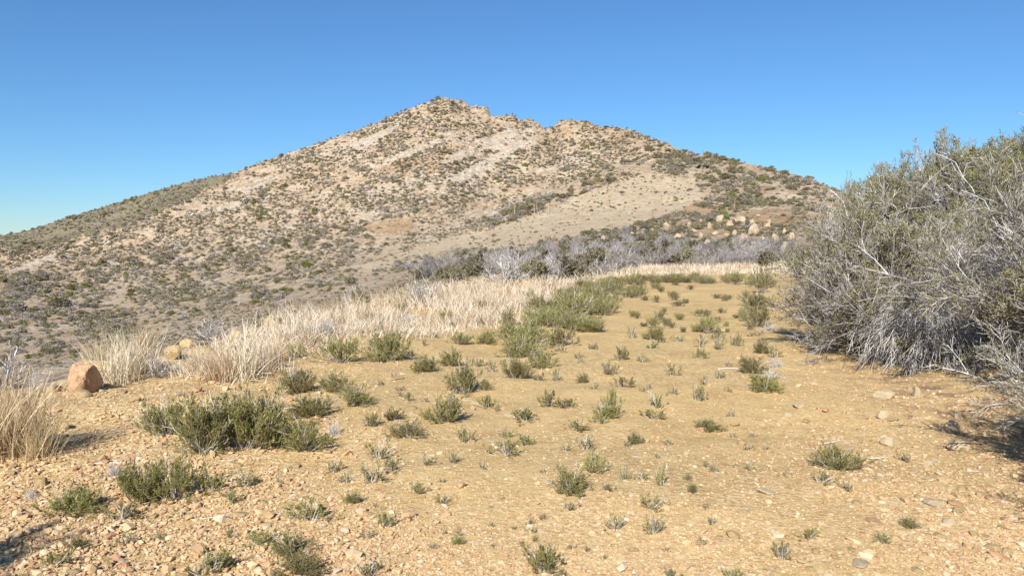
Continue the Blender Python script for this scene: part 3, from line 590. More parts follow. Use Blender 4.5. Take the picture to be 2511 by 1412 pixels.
# prototypes themselves must stand somewhere : bring each to a spot of its own
for p, (u, v, w, h) in zip(big + mid + thin + bigg, [(1560, 1090, 50, 30), (860, 1240, 60, 36), (1430, 940, 44, 26), (1700, 1210, 34, 22), (2240, 1300, 50, 30), (1120, 1340, 40, 24), (120, 1400, 90, 60), (690, 1040, 60, 40), (560, 1240, 60, 44), (1190, 960, 50, 34), (560, 1320, 40, 24), (1000, 985, 36, 24), (1170, 900, 40, 26), (1220, 1010, 36, 24), (380, 1330, 50, 26), (680, 1190, 40, 22), (1300, 1290, 40, 20), (1750, 1290, 36, 22), (1690, 1180, 34, 20), (1380, 742, 60, 40), (1560, 700, 60, 36), (1660, 700, 60, 36)]):
    x, y, z = cast(u, v); nr, nh = PROTO_NAT[p.name]; wm = w * y[0] / F; p.location = (x[0], y[0] + wm * .3, float(H(x[0], y[0] + wm * .3))); p.scale = (wm / 2 / nr,) * 2 + (h * y[0] / F / nh,); placed.append((p, u, v, w, h, 's'))

# past 298 low shrubs the smallest become one object
placed.sort(key=lambda q: -q[3] * (q[4] + 12))
rest = placed[298:]; placed = placed[:298]; acc = {}
for o, *_ in rest:
    Mx = (Matrix.Translation(o.location) @ o.rotation_euler.to_matrix().to_4x4() @ Matrix.Diagonal((*o.scale, 1)))
    A_ = np.array(Mx)
    for ch in list(o.children):
        me = ch.data; nv = len(me.vertices); co = np.empty(nv * 3, np.float32); me.vertices.foreach_get('co', co); t = np.empty(nv, np.float32); me.attributes['tint'].data.foreach_get('value', t)
        li = np.empty(len(me.loops), np.int32); me.loops.foreach_get('vertex_index', li); a = acc.setdefault(ch.name.split('.')[0], [[], [], [], 0, me.materials[0]])
        a[0].append(co.reshape(-1, 3) @ A_[:3, :3].T + A_[:3, 3]); a[1].append(li.reshape(-1, 4) + a[3]); a[2].append(t); a[3] += nv; bpy.data.objects.remove(ch)
    bpy.data.objects.remove(o)
tf = bpy.data.objects.new('tiny_tufts', None); C.objects.link(tf)
tag(tf, 'countless tiny green and grey tufts sprinkled over the track', 'tufts', kind='stuff')
for nm, a in acc.items(): obj(nm, mesh_np(nm, np.concatenate(a[0]), np.concatenate(a[1]), mat=a[4], attrs={'tint': np.concatenate(a[2])}), tf)
# ------------------------------------------------------------------ dry grass
tall = [grass_clump(200 + k, 240, .85, .10, 'straw', wdt=.004, spread=26) for k in range(3)]
pale_t = [grass_clump(210 + k, 220, .8, .13, 'straw_pale', wdt=.0055, spread=28) for k in range(3)]
def clump(me, u, v, hpx, label, group='dry grass clumps along the left edge', wide=1.0, tilt=None):
    x, y, z = cast(u, v); x, y, z = x[0], y[0], z[0]; h = hpx * y / F; s = h / .78
    o = obj('dry_grass_clump', me); o.location = (x, y, z); o.scale = (s * wide, s * wide, s); o.rotation_euler = (tilt[0] if tilt else 0, tilt[1] if tilt else 0, RNG.random() * 6.28)
    return tag(o, label, 'grass clump', group)
for i, (u, v, h, wd, lab) in enumerate([
    (10, 1110, 215, 1.0, 'tall straw grass clump cut by the left edge'), (60, 1110, 190, 1.0, 'bushy straw grass clump beside the left edge clump'), (95, 1118, 110, 1.2, 'low straw clump leaning into shade, right of the tall left ones'), (-40, 1120, 220, 1.2, 'straw grass clump mostly outside the left edge'),
    (285, 940, 110, 1.3, 'straw clump just right of the rust boulder'), (330, 915, 120, 1.1, 'taller straw clump behind and right of the rust boulder'), (250, 905, 100, 1.1, 'thin straw clump behind the rust boulder'), (355, 870, 80, 1.1, 'pale straw clump on the crest left of the round rock'),
    (540, 935, 100, 1.3, 'left part of the low pale clump above the big green shrubs'), (590, 930, 105, 1.3, 'middle of the low pale clump above the big green shrubs'), (640, 905, 90, 1.3, 'right part of the low pale clump above the big green shrubs'), (490, 915, 80, 1.1, 'small pale clump left of the low pale group'), (680, 885, 60, 1.2, 'short bleached clump right of the low pale group')]):
    clump((tall + pale_t)[i % 6 if i > 3 else i % 3], u, v, h, lab, wide=wd)
def grass_field():
    g = np.random.default_rng(77); ge = Geo(); allp = []; 
    zones = [([(555, 850), (600, 835), (760, 850), (790, 800), (740, 770), (620, 790), (560, 815)], 75, .46), ([(740, 800), (760, 870), (960, 880), (1010, 830), (960, 790), (900, 770), (800, 765)], 70, .42), ([(900, 745), (960, 750), (1180, 775), (1290, 770), (1330, 730), (1460, 690), (1380, 685), (1100, 715), (1000, 735)], 270, .48),
             ([(1060, 800), (1150, 800), (1280, 790), (1250, 765), (1100, 770)], 40, .35), ([(560, 860), (700, 850), (1000, 840), (1180, 800), (1340, 745), (1100, 780), (800, 800), (600, 830)], 130, .22), ([(400, 905), (520, 940), (660, 905), (560, 860)], 40, .3), ([(880, 760), (930, 760), (1000, 790), (900, 800)], 18, .6)]
    P_, Ls = [], []
    for poly, n, hh in zones:
        p = np.array(poly); k = 0
        while k < n:
            u = g.uniform(p[:, 0].min(), p[:, 0].max(), 60); v = g.uniform(p[:, 1].min(), p[:, 1].max(), 60); m = inpoly(u, v, poly); x, y, z = cast(u[m], v[m]); gt = fbm(np.nan_to_num(x) * .9, np.nan_to_num(y) * .5, 55, 2) > g.uniform(-.28, .12); x, y, z = x[gt], y[gt], z[gt]
            for a in range(len(x)):
                if not np.isnan(x[a]) and k < n: P_.append((x[a], y[a], z[a])); Ls.append(hh * (.45 + .8 * g.random() ** 1.4)); k += 1
    # the far flat meadow beyond the track
    k = 0
    while k < 380:
        u = g.uniform(1440, 2100); y = g.uniform(43, 60); x = (u - U0) / F * y; P_.append((x, y, float(H(x, y)))); Ls.append(g.uniform(.25, .5) if u > 1500 else g.uniform(.4, .75)); k += 1
    k = 0
    while k < 60:
        u = g.uniform(560, 1150); y = float(np.interp(u, [560, 740, 900, 1150], [13, 15.5, 19.5, 30])) + g.uniform(-.6, 1.6); x = (u - U0) / F * y; P_.append((x, y, float(H(x, y)))); Ls.append(g.uniform(.3, .85)); k += 1
    P_ = np.array(P_); Ls = np.array(Ls)
    for (x, y, z), hgt in zip(P_, Ls):
        nb = int(g.integers(26, 62)); sp_ = (.07 + .010 * y) * g.uniform(.6, 1.4); ct = g.normal(.5, .24); d, a = hemi(nb, g, 0, 24, .8); p0 = np.stack([g.normal(x, sp_, nb), g.normal(y, sp_, nb), np.full(nb, z - .02)], 1)
        lean = g.normal(0, .2, 3); lean[2] = 0; w = .0032 + .00024 * y
        ge.tubes(grow(p0, d + lean, hgt * (.3 + .85 * g.random(nb) ** 1.3), 5, g, .11, -.55), w, w * .3, g, sides=2, tint=np.clip(g.normal(ct, .3, nb), 0, 1))
        nb = 22; d, a = hemi(nb, g, 50, 95); p0 = np.stack([g.normal(x, sp_, nb), g.normal(y, sp_, nb), np.full(nb, z + .01)], 1)
        ge.tubes(grow(p0, d, hgt * .4 * (.4 + .65 * g.random(nb)), 3, g, .2, -.1), w, w * .35, g, sides=2)
    return ge.mesh('dry_grass', M['straw_pale'])
tag(obj('dry_grass', grass_field()), 'band of tall bleached dry grass along the far left edge of the track', 'dry grass', kind='stuff')

# ------------------------------------------------------------------ big twiggy bushes on the right bank
def big_bush(seed, r=1.8, h=2.1, n1=150, leafy=1.0, white=.15, lean=(0, 0, 0), base=.35, droop=0.0, amax=100, tip='twig', yellow=.6, fine=.9):
    g = np.random.default_rng(seed); d, a = hemi(n1, g, 5, amax, .75); d = unit(d + np.array(lean))
    hor = np.hypot(d[:, 0], d[:, 1]); L = 1.0 / np.sqrt((hor / r) ** 2 + (np.maximum(d[:, 2], .02) / h) ** 2) * (.6 + .32 * g.random(n1))
    p0 = np.stack([g.normal(0, base, n1), g.normal(0, base, n1), .05 + .35 * h * g.random(n1) ** 2], 1)
    P1 = grow(p0, d, L, 7, g, .10, .12 - droop)
    P2 = spawn(P1, 10, .2, 1, R(30), .40, 5, g, .12, .1 - droop); P3 = spawn(P2, 8, .1, 1, R(34), .48, 4, g, .14, .1); P4 = spawn(P3, 3, .2, 1, R(36), .6, 3, g, .14, .1)
    ge = Geo(); ge.tubes(P1, .016, .006, g, tint=.3 + .3 * g.random(len(P1))); ge.tubes(P2, .0062, .003, g); ge.tubes(P3, .0034, .0018, g); ge.tubes(P4, .0022, .0012, g, sides=2)
    out = [ge.mesh('branch', M['twig'])]
    lf = Geo()
    for PP, m, ll in ((P3, int(5 * leafy), .026), (P4, max(1, int(3 * leafy)), .024)):
        p, t = along(PP, m, .1, 1, g)
        patch = fbm(p[:, 0] * 1.6 + seed, p[:, 1] * 1.6 + p[:, 2] * 1.9, seed, 2); keep = g.random(len(p)) < np.clip(.62 + 1.8 * patch + .5 * (p[:, 2] / h - .6), .08, 1) * min(1, leafy)
        p, t = p[keep], t[keep]; n = len(p); ll = ll * fine; lf.leaves(p, t + g.normal(0, .7, t.shape), ll * (.6 + .8 * g.random(n)), ll * .6, g, tint=np.clip(g.normal(.35 + .25 * yellow, .22, n), 0, 1))
    out.append(lf.mesh('foliage', M['bush_leaf']))
    if white:
        nw = int(n1 * white); d, a = hemi(nw, g, 0, 55); L = h * (1.0 + .3 * g.random(nw)); p0 = np.stack([g.normal(0, r * .4, nw), g.normal(0, r * .4, nw), np.full(nw, .1)], 1); L = np.minimum(L, h * 1.35 - 0)
        W1 = grow(p0, d, L * .84, 10, g, .26, .3); W2 = spawn(W1, 4, .5, .95, R(38), .26, 5, g, .2, .2); W3 = spawn(W2, 2, .3, .9, R(40), .5, 4, g, .2, .1); wg = Geo(); wg.tubes(W1, .007, .0042, g, sides=4); wg.tubes(W2, .0062, .0036, g); wg.tubes(W3, .0048, .003, g); out.append(wg.mesh('dead_branch', M['white_twig']))
    return out
NM = ('branch', 'foliage', 'dead_branch')
bA = make_plant('large_bush', big_bush(301, 1.6, 1.9, 160, 1.2, 0, lean=(-.05, -.15, 0)), NM, 'nearest broad grey twiggy bush overhanging the track, drooping to the ground', 'bush')
bA.location = (5.5, 11.1, float(H(5.5, 11.1)) - .05)
bB = make_plant('large_bush', big_bush(302, 1.9, 1.9, 160, 1.1, 0, lean=(-.15, -.05, 0)), NM, 'large grey and olive bush filling the right edge above dark shade', 'bush')
bB.location = (6.5, 8.1, float(H(6.5, 8.1)) + .05)
bW = make_plant('large_bush', big_bush(303, 1.5, 1.55, 130, 2.4, .3, amax=88, fine=.72), NM, 'olive bush topped by white dead branches on the bank crest', 'bush')
def fan():                                                               # skirt of bare grey twigs hanging at the front of the nearest bush
    g = np.random.default_rng(311); n = 120; f = g.uniform(R(175), R(290), n); a = R(60) + R(45) * g.random(n); d = np.stack([np.sin(a) * np.cos(f), np.sin(a) * np.sin(f), np.cos(a)], 1)
    P1 = grow(np.stack([g.normal(0, .12, n), g.normal(0, .12, n), g.uniform(-.15, .2, n)], 1), d, .75 + .45 * g.random(n), 7, g, .07, -1.0); P2 = spawn(P1, 8, .2, 1, R(24), .4, 4, g, .08, -.5); P3 = spawn(P2, 4, .2, 1, R(26), .5, 3, g, .1, -.2)
    ge = Geo(); ge.tubes(P1, .006, .0025, g, tint=.5); ge.tubes(P2, .0030, .0018, g); ge.tubes(P3, .0021, .0013, g); return ge.mesh('hanging_twig', M['twig'])
fo = obj('hanging_twig', fan(), bA); fo.location = (-.05, -1.15, .62)
bgW = 'olive and bleached bushes up the right bank'
for k, (u, y, s, hs, lab) in enumerate([(2130, 17.5, .75, .95, 'small bleached bush left of the bank crest, first against the sky'), (2230, 17.0, .95, 1.0, 'olive bush with crooked white branches, second from the left on the crest'), (2330, 16.5, 1.05, 1.15, 'olive bush with the tallest forked white branch on the crest'), (2430, 15.5, 1.1, 1.15, 'dense dark olive bush with white tips behind the right edge bush'), (2540, 14.0, 1.1, 1.2, 'highest white-tipped bush, cut by the right edge'),
      (2180, 14.5, .9, .85, 'yellow-olive bush between the near grey bush and the crest'), (2330, 13.5, .9, .9, 'grey-olive bush in the hollow behind the near grey bush'), (2120, 15.5, .8, .75, 'low yellowish bush rising behind the left end of the near bush'), (2460, 12.3, .85, .95, 'bush behind the right edge bush, full of fine grey twigs'), (2115, 20, .75, .95, 'pale dead-topped bush leftmost on the bank'), (2640, 12, 1.1, 1.1, 'bush beyond the right edge of the picture')]):
    vt = (470, 430, 378, 380, 350, None, None, None, None, 462, None)[k]; z_ = float(H((u - U0) / F * y, y)); hs = (EYE + (600 - vt) / F * y - z_) / (1.55 * 1.02) if vt else hs * .82; s = min(max(s, hs * .7), 1.15) if vt and k not in (0, 9) else s * .85 if vt else s
    x = (u - U0) / F * y; o = bW if k == 0 else dup(bW, (0, 0, 0)); o.location = (x, y, float(H(x, y)) - .05); o.scale = (s, s, hs); o.rotation_euler[2] = k * 2.1; o['label'] = lab; o['group'] = bgW
# bushes just outside the frame whose shade falls into it
for (x, y, s, src, lab) in ((6.35, 6.2, 1.0, bB, 'bush just outside the right edge, shading the stones'), (4.5, 4.9, .60, bB, 'bush beyond the right edge whose twig tips reach in'), (3.72, 3.3, .60, bB, 'bush beyond the lower right corner casting streaky shade'), (-3.05, 2.95, .32, bB, 'bush beyond the lower left corner casting shade')):
    dup(src, (x, y, float(H(x, y))), 1.3 + x, (s, s, s * 1.05), lab, 'bushes just outside the frame')

# ------------------------------------------------------------------ grey brush and mixed scrub beyond the track
gb = [make_plant('grey_bush', dead_bush(400 + k, n1=34, r=1.0, h=1.15, mat='brush_twig' if k < 2 else 'twig', tw=.012, n2=6, n3=4, leaf=1 if k == 1 else 0, leaf_l=.07), ('branch', 'foliage'), 'grey leafless bush in the thicket beyond the track', 'bush', 'grey bushes in the thicket beyond the track') for k in range(3)]
ob = [make_plant('scrub_bush', dead_bush(410 + k, n1=24, r=.9, h=.8, mat='brush_twig', tw=.010, n2=5, n3=4, leaf=7, leafmat='leaf_far', leaf_l=.13, amax=80), ('branch', 'foliage'), 'olive scrub bush at the foot of the slope', 'bush', 'olive scrub bushes at the foot of the slope') for k in range(3)]
g3 = np.random.default_rng(21)
def scatter(poly, spacing, pool, smin, smax, warp=1.0, hs=1.0):
    p = np.array(poly); out = []; k = 0
    for vv in np.arange(p[:, 1].min(), p[:, 1].max(), spacing[1]):
        for uu in np.arange(p[:, 0].min(), p[:, 0].max(), spacing[0]):
            u = uu + g3.uniform(-.5, .5) * spacing[0]; v = vv + g3.uniform(-.5, .5) * spacing[1]
            if not inpoly(np.array([u]), np.array([v]), poly)[0]: continue
            x, y, z = cast(u, v)
            if np.isnan(x[0]) or y[0] < 30: continue
            out.append((x[0], y[0], z[0], u, v))
    for x, y, z, u, v in out:
        q = pool[int(g3.integers(len(pool)))]; s = g3.uniform(smin, smax)
        dup(q, (x, y, z - .05), g3.random() * 6.28, (s, s, s * hs * g3.uniform(.85, 1.15)))
    return len(out)
nA = scatter([(1010, 690), (1100, 640), (1230, 630), (1480, 615), (1700, 612), (1920, 606), (1990, 640), (1930, 660), (1700, 655), (1500, 668), (1440, 684), (1230, 700), (1180, 665), (1100, 690)], (34, 10), [gb[0], gb[1], gb[2], gb[0], gb[1], ob[1], ob[2]], .8, 1.25, hs=1.2)
nB = scatter([(960, 665), (1060, 640), (1250, 612), (1400, 585), (1560, 560), (1640, 590), (1750, 600), (1920, 600), (1960, 615), (1480, 622), (1240, 640), (1060, 668)], (28, 9), [gb[0], ob[0], ob[1], ob[2], gb[1]], .9, 1.3)
for k, (p, u) in enumerate(zip(gb + ob, (1180, 1290, 1345, 1130, 1165, 860))):
    v = (672, 678, 676, 672, 676, 700)[k]; x, y, z = cast(u, v); p.location = (x[0], y[0], z[0]); p.scale = (1.2,) * 3
for k, (u, v, w, h, q, lab) in enumerate([(1055, 682, 100, 46, gb[0], 'broad grey bush at the left end of the thicket'), (1165, 672, 100, 52, ob[0], 'dark olive rounded bush beside the broad grey one'), (1115, 690, 60, 40, ob[1], 'yellowish bush in front of the dark olive one'), (1215, 668, 70, 44, gb[1], 'grey-green bush right of the dark olive one'), (1455, 672, 90, 60, ob[2], 'tall green-grey bush where the green strip meets the thicket'), (1510, 670, 80, 50, gb[1], 'grey-green bush right of the tall one at the strip'), (880, 748, 50, 42, ob[0], 'dark green bush peeping over the straw band')]):
    x, y, z = cast(u, v); s = w * y[0] / F / 2; o = dup(q, (x[0], y[0], z[0]), k, (s, s, max(h * y[0] / F / .85, .5 * s)), lab); o.name = 'rounded_bush'
# individual dead bushes on the grass edge
wb = [make_plant('dead_bush', dead_bush(420 + k, n1=18, r=.38, h=.42, mat='twig', tw=.007, n2=4, n3=3, wob=.25), ('branch',), '', 'dead bush') for k in range(2)]
WB = [(1028, 748, 80, 'dark-tipped leafless bush standing alone in the dry grass', 1.), (515, 838, 70, 'bleached crooked dead bush on the crest left of the straw band', 1.1), (865, 745, 60, 'twisted bleached branches in dry grass beside a green tuft', .9), (1250, 700, 85, 'white dead bush at the right end of the grass band', 1.2), (1360, 690, 60, 'pale dead bush behind the grass near the green strip', 1.0), (10, 960, 130, 'bleached sticks at the left edge above the straw clump', 1.), (385, 925, 80, 'thin bleached twigs right of the straw clump by the boulder', .6)]
for k, (u, v, h, lab, w_) in enumerate(WB):
    x, y, z = cast(u, v); s = h * y[0] / F / .42; o = wb[k] if k < 2 else dup(wb[k % 2], (0, 0, 0)); lab = lab.replace('white dead bush', 'large pale dead bush'); o.location = (x[0], y[0], z[0]); o.scale = (s * w_, s * w_, s); o.rotation_euler[2] = k; o['label'] = lab; o['group'] = 'dead bushes on the grassy edge'
gm = [make_plant('grey_mat', dead_bush(430 + k, n1=40, r=.26, h=.12, mat='white_twig', tw=.0022, n2=5, n3=4, wob=.2, amax=85), ('branch',), '', 'dead shrub') for k in range(2)]
GM = [(1895, 930, 70, 34, 'bleached mat of dead twigs right of the green shrubs by the bank'), (1905, 900, 60, 30, 'second bleached twig mat, farther along the bank foot'), (1890, 810, 60, 26, 'pale dead mat below the right bank'), (800, 830, 110, 60, 'grey dead mat amid the dry grass left of centre'), (990, 790, 90, 26, 'low brown-grey mat before the tall grass'), (280, 1165, 70, 34, 'straw-grey litter mat left of the lower green clump'), (75, 1222, 44, 26, 'small round ash-grey cushion near the left edge'), (820, 1065, 60, 40, 'ash-grey cushion between green shrubs left of centre'), (650, 885, 80, 40, 'grey mat right of the low pale grass'), (730, 925, 70, 30, 'grey dead mat on top of the compact green shrub'), (430, 915, 100, 36, 'grey mat of fallen twigs right of the rust boulder'), (90, 960, 90, 60, 'grey twigs tangled in the straw clump at left')]
for k, (u, v, w, h, lab) in enumerate(GM):
    x, y, z = cast(u, v); s = w * y[0] / F / .52; o = gm[k] if k < 2 else dup(gm[k % 2], (0, 0, 0)); o.location = (x[0], y[0], z[0]); o.scale = (s, s, h * y[0] / F / .14); o.rotation_euler[2] = k; o['label'] = lab; o['group'] = 'bleached low mats of dead twigs'

# ------------------------------------------------------------------ stones
RK = {m: [rock_mesh('stone', 500 + 10 * i + k, m, 3, 1, g3.uniform(.6, .9), g3.uniform(.35, .6)) for k in range(4)] for i, m in enumerate(('rock_tan', 'rock_red', 'rock_grey'))}
def stone(u, v, w, h, mat, label, group=None, rz=None, tilt=(0, 0), me=None, name='stone', cat='stone', sink=0.0):
    x, y, z = cast(u, v); x, y, z = x[0], y[0], z[0]; s = w * y / F / 2; me = me or RK[mat][int(g3.integers(4))]
    o = obj(name, me); el = math.atan2(EYE, math.hypot(x, y)); hz = max(h * y / F - 1.6 * s * math.sin(el), .3 * s) / max(v_.co.z for v_ in me.vertices)
    o.location = (x, y + s * .5, float(H(x, y + s * .5)) - sink * s); o.scale = (s, s, hz); o.rotation_euler = (tilt[0], tilt[1], g3.uniform(-.6, .6) if rz is None else rz)
    return tag(o, label, cat, group)
boulder = rock_mesh('boulder', 611, 'rock_red', 4, 1, .8, .85, 7, .09)
b1 = stone(188, 962, 84, 84, 'rock_red', 'rust-orange boulder tilted on the left crest', rz=.2, me=boulder, name='boulder', cat='boulder')
b2 = stone(232, 918, 120, 50, 'rock_tan', 'large rounded tan boulder behind the rust one', rz=.5, me=rock_mesh('boulder', 617, 'rock_tan', 4, 1, .8, .8, 8, .05), name='boulder', cat='boulder')
b3 = stone(422, 882, 56, 42, 'rock_tan', 'rounded tan boulder on the crest left of the dry grass', me=rock_mesh('boulder', 619, 'rock_tan', 4, 1, .8, .9, 8, .05), name='boulder', cat='boulder')
ST = [(378, 915, 46, 34, 'rock_tan', 'angular tan rock right of the straw clump by the boulder'), (575, 835, 34, 24, 'rock_tan', 'pointed yellow rock at the foot of the straw band'), (492, 868, 70, 22, 'rock_tan', 'flat tan slab on the crest left of the pale clump'), (185, 975, 60, 26, 'rock_tan', 'tan block under the rust boulder'), (485, 935, 42, 24, 'rock_tan', 'tan stone left of the low pale clump'), (483, 962, 26, 20, 'rock_red', 'small reddish round stone left of the big green clump'), (520, 980, 40, 18, 'rock_tan', 'flat tan stone above the big green clump'),
 (965, 932, 50, 14, 'rock_tan', 'flat pale slab right of the dark cushion shrubs'), (1010, 1001, 30, 8, 'rock_tan', 'small flat slab in the gravel left of centre'), (95, 1190, 40, 26, 'rock_tan', 'wedge-shaped tan stone near the left edge'), (20, 1170, 24, 20, 'rock_tan', 'tan stone at the left edge above the grey cushion'), (318, 1130, 30, 20, 'rock_red', 'reddish stone left of the lower green clump'), (200, 1310, 28, 18, 'rock_red', 'small reddish stone above the round shrub at lower left'),
 (222, 1392, 46, 20, 'rock_tan', 'pale flat stone near the bottom left edge'), (176, 1408, 46, 22, 'rock_tan', 'pale block cut by the bottom left edge'), (285, 1372, 22, 14, 'rock_tan', 'small pale stone above the flat one at bottom left'), (262, 1390, 22, 22, 'rock_tan', 'upright small stone beside the flat one at bottom left'), (590, 1265, 40, 16, 'rock_tan', 'tan stone right of the lower green clump'), (900, 1262, 30, 16, 'rock_tan', 'pale orange stone left of lower centre'),
 (1195, 1310, 24, 14, 'rock_red', 'dark little stone casting shade near the bottom centre'), (1600, 1420, 26, 14, 'rock_tan', None), (1225, 1222, 24, 14, 'rock_tan', 'pale stone left of the bushy fan shrub'), (1880, 1212, 54, 26, 'rock_grey', 'pale blocky stone right of lower centre'), (1790, 1235, 26, 16, 'rock_tan', 'tan stone left of the pale blocky one'), (1830, 1248, 34, 10, 'rock_grey', 'flat white chip below the pale blocky stone'),
 (2180, 978, 64, 30, 'rock_grey', 'grey-tan slab at the edge of the bush shade'), (2250, 972, 26, 28, 'rock_grey', 'dark upright stone in the bush shade'), (2172, 1028, 36, 26, 'rock_grey', 'grey stone with a flat one leaning on it'), (2190, 1032, 40, 14, 'rock_tan', 'flat yellow chip leaning on the grey stone'), (2118, 1028, 32, 14, 'rock_tan', 'flat yellow stone left of the leaning pair'), (2342, 1062, 50, 38, 'rock_grey', 'pale squarish stone on the right'), (2185, 1092, 42, 28, 'rock_grey', 'rounded grey stone left of the pale squarish one'), (2365, 1106, 62, 38, 'rock_grey', 'long pale stone with a dark broken end at right'),
 (2282, 1142, 32, 22, 'rock_grey', 'rounded stone below the long pale one'), (2305, 1238, 62, 20, 'rock_grey', 'weathered grey slab at lower right'), (2345, 1238, 46, 14, 'rock_red', 'flat red slab beside the weathered grey one'), (2355, 1255, 40, 20, 'rock_tan', 'yellow stone just below the flat red slab'), (2150, 1282, 50, 14, 'rock_red', 'flat red stone near the bottom right'), (2338, 1285, 42, 24, 'rock_grey', 'greenish flat stone below the yellow one at right'), (2198, 1242, 30, 22, 'rock_grey', 'rounded grey stone left of the weathered slab'),
 (2260, 1222, 30, 14, 'rock_tan', 'flat tan chip above the weathered slab'), (1800, 1320, 40, 28, 'rock_tan', 'pointed yellow stone near bottom right of centre'), (1720, 1335, 32, 18, 'rock_tan', 'flat tan stone left of the pointed one'), (2115, 1388, 40, 22, 'rock_grey', 'tan stone near the bottom right edge'), (2440, 1350, 40, 24, 'rock_tan', 'stone at the far lower right'), (1735, 1100, 22, 12, 'rock_red', None), (1775, 1142, 28, 8, 'rock_red', 'small dark red chip right of centre'), (1968, 1140, 20, 12, 'rock_red', 'small maroon stone left of the foreground shrub'),
 (1805, 1045, 26, 16, 'rock_tan', 'tan stone right of the bright green rosette shrub'), (1945, 1200, 26, 16, 'rock_tan', None), (2080, 1105, 26, 14, 'rock_tan', 'tan stone right of the foreground shrub'), (2420, 1160, 30, 14, 'rock_tan', None), (2375, 1010, 26, 16, 'rock_tan', None), (2410, 1045, 24, 14, 'rock_tan', 'rounded yellow stone near the shade at right')]
ST += [(900, 770, 40, 18, 'rock_tan', 'tan rock half hidden in the grass band'), (955, 745, 60, 22, 'rock_tan', 'broad tan rock at the crest behind the grass'), (1150, 780, 34, 14, 'rock_tan', 'small tan rock below the tall middle grass'), (660, 800, 40, 20, 'rock_tan', 'tan rock in the left part of the grass band'), (455, 850, 36, 20, 'rock_tan', 'tan rock on the crest between two grass clumps'), (120, 960, 50, 24, 'rock_tan', 'tan rock left of the rust boulder'), (330, 985, 30, 18, 'rock_tan', 'tan stone below the straw clump by the boulder'), (150, 1050, 36, 22, 'rock_tan', 'tan stone in the shade of the left straw clump'), (1295, 705, 60, 22, 'rock_tan', 'yellow rock at the right end of the grass band')]
for s in ST: stone(*s[:5], s[5])
# loose middling stones, individually
g4 = np.random.default_rng(33); spots = []
while len(spots) < 170:
    a = g4.random()
    if a < .5: u, v = g4.uniform(0, 760), g4.uniform(940, 1410)
    elif a < .88: u, v = g4.uniform(1750, 2511), g4.uniform(1000, 1410)
    else: u, v = g4.uniform(760, 1750), g4.uniform(1000, 1410)
    if all(abs(u - s[0]) > 18 or abs(v - s[1]) > 10 for s in spots): spots.append((u, v))
for u, v in spots:
    w = g4.uniform(12, 24) * (.5 + v / 1412) * .9; stone(u, v, w, w * g4.uniform(.4, .7), ('rock_tan', 'rock_tan', 'rock_tan', 'rock_grey', 'rock_red')[int(g4.integers(5))], 'small angular stone lying loose among the gravel', 'small loose stones among the gravel', rz=g4.random() * 6.28)
# fallen sticks
g6 = np.random.default_rng(61); SK = []
for k in range(4):
    ge = Geo(); P_ = grow(np.zeros((1, 3)), np.array([[1., 0, .03]]), np.array([1.]), 7, g6, .10); P_[:, :, 2] = np.abs(P_[:, :, 2]) * .5 + .015; ge.tubes(P_, .022, .008, g6, sides=5, tint=.8); Q_ = spawn(P_, 3, .3, .9, R(30), .4, 4, g6, .1); Q_[:, :, 2] = np.abs(Q_[:, :, 2]); ge.tubes(Q_, .010, .004, g6, sides=4, tint=.7); SK.append(ge.mesh('stick', M['white_twig']))
for k, (u, v, w) in enumerate([(2140, 1128, 70), (2080, 1110, 40), (2035, 1088, 60), (2035, 1212, 26), (2400, 1155, 60), (2290, 905, 50), (520, 1272, 60), (265, 1140, 110), (1790, 905, 60), (560, 1130, 50), (2420, 1330, 50), (1990, 1100, 30), (1140, 1300, 24), (880, 1120, 36), (2230, 1310, 36), (2450, 1230, 46), (1700, 1390, 30), (130, 1230, 60), (680, 1260, 30), (1560, 1120, 26)]):
    x, y, z = cast(u, v); o = obj('stick', SK[k % 4]); sc_ = w * y[0] / F; o.location = (x[0] - sc_ / 2, y[0], z[0]); o.scale = (sc_, sc_, min(sc_, .5)); o.rotation_euler[2] = g6.uniform(-.5, .5); tag(o, None, 'stick', 'bleached sticks lying on the dirt')
# pale boulders on the slope above the thicket
BR = [rock_mesh('boulder', 700 + k, 'rock_pale', 3, 1, g3.uniform(.6, 1), g3.uniform(.5, .8), 16, .09) for k in range(6)]
BL = [(1635, 566, 36, 30), (1600, 572, 26, 14), (1660, 592, 44, 30), (1740, 560, 26, 20), (1765, 548, 44, 30), (1790, 560, 30, 22), (1815, 545, 60, 24), (1845, 548, 26, 14), (1850, 575, 46, 38), (1880, 560, 30, 18), (1900, 600, 50, 38), (1925, 575, 24, 18), (1780, 585, 40, 20), (1820, 588, 40, 18), (1700, 570, 26, 14), (1720, 580, 22, 12), (1550, 578, 24, 14), (1575, 575, 24, 12), (1520, 575, 18, 12), (1480, 592, 26, 18), (1755, 575, 26, 14), (1870, 590, 26, 14), (1690, 553, 20, 12), (1720, 547, 24, 12), (1835, 562, 20, 12), (1800, 575, 22, 14), (1905, 555, 24, 12), (1885, 545, 20, 10), (1860, 532, 20, 10), (1940, 590, 30, 24), (1618, 590, 20, 12), (1735, 598, 28, 14), (1670, 573, 18, 10), (1850, 602, 24, 12), (1785, 603, 24, 12), (1925, 615, 40, 26)]
for k, (u, v, w, h) in enumerate(BL):
    x, y, z = cast(u, v)
    if np.isnan(x[0]): continue
    s = w * y[0] / F / 2 * .62; o = obj('boulder', BR[k % 6]); o.location = (x[0], y[0], z[0] - .15 * s); o.scale = (s, s, max(h * y[0] / F / 1.3, .5 * s)); o.rotation_euler = (0, 0, k * 1.7)
    tag(o, None, 'boulder', 'pale boulders strewn above the grey thicket'); o['px'] = (float(u), float(v), float(w))

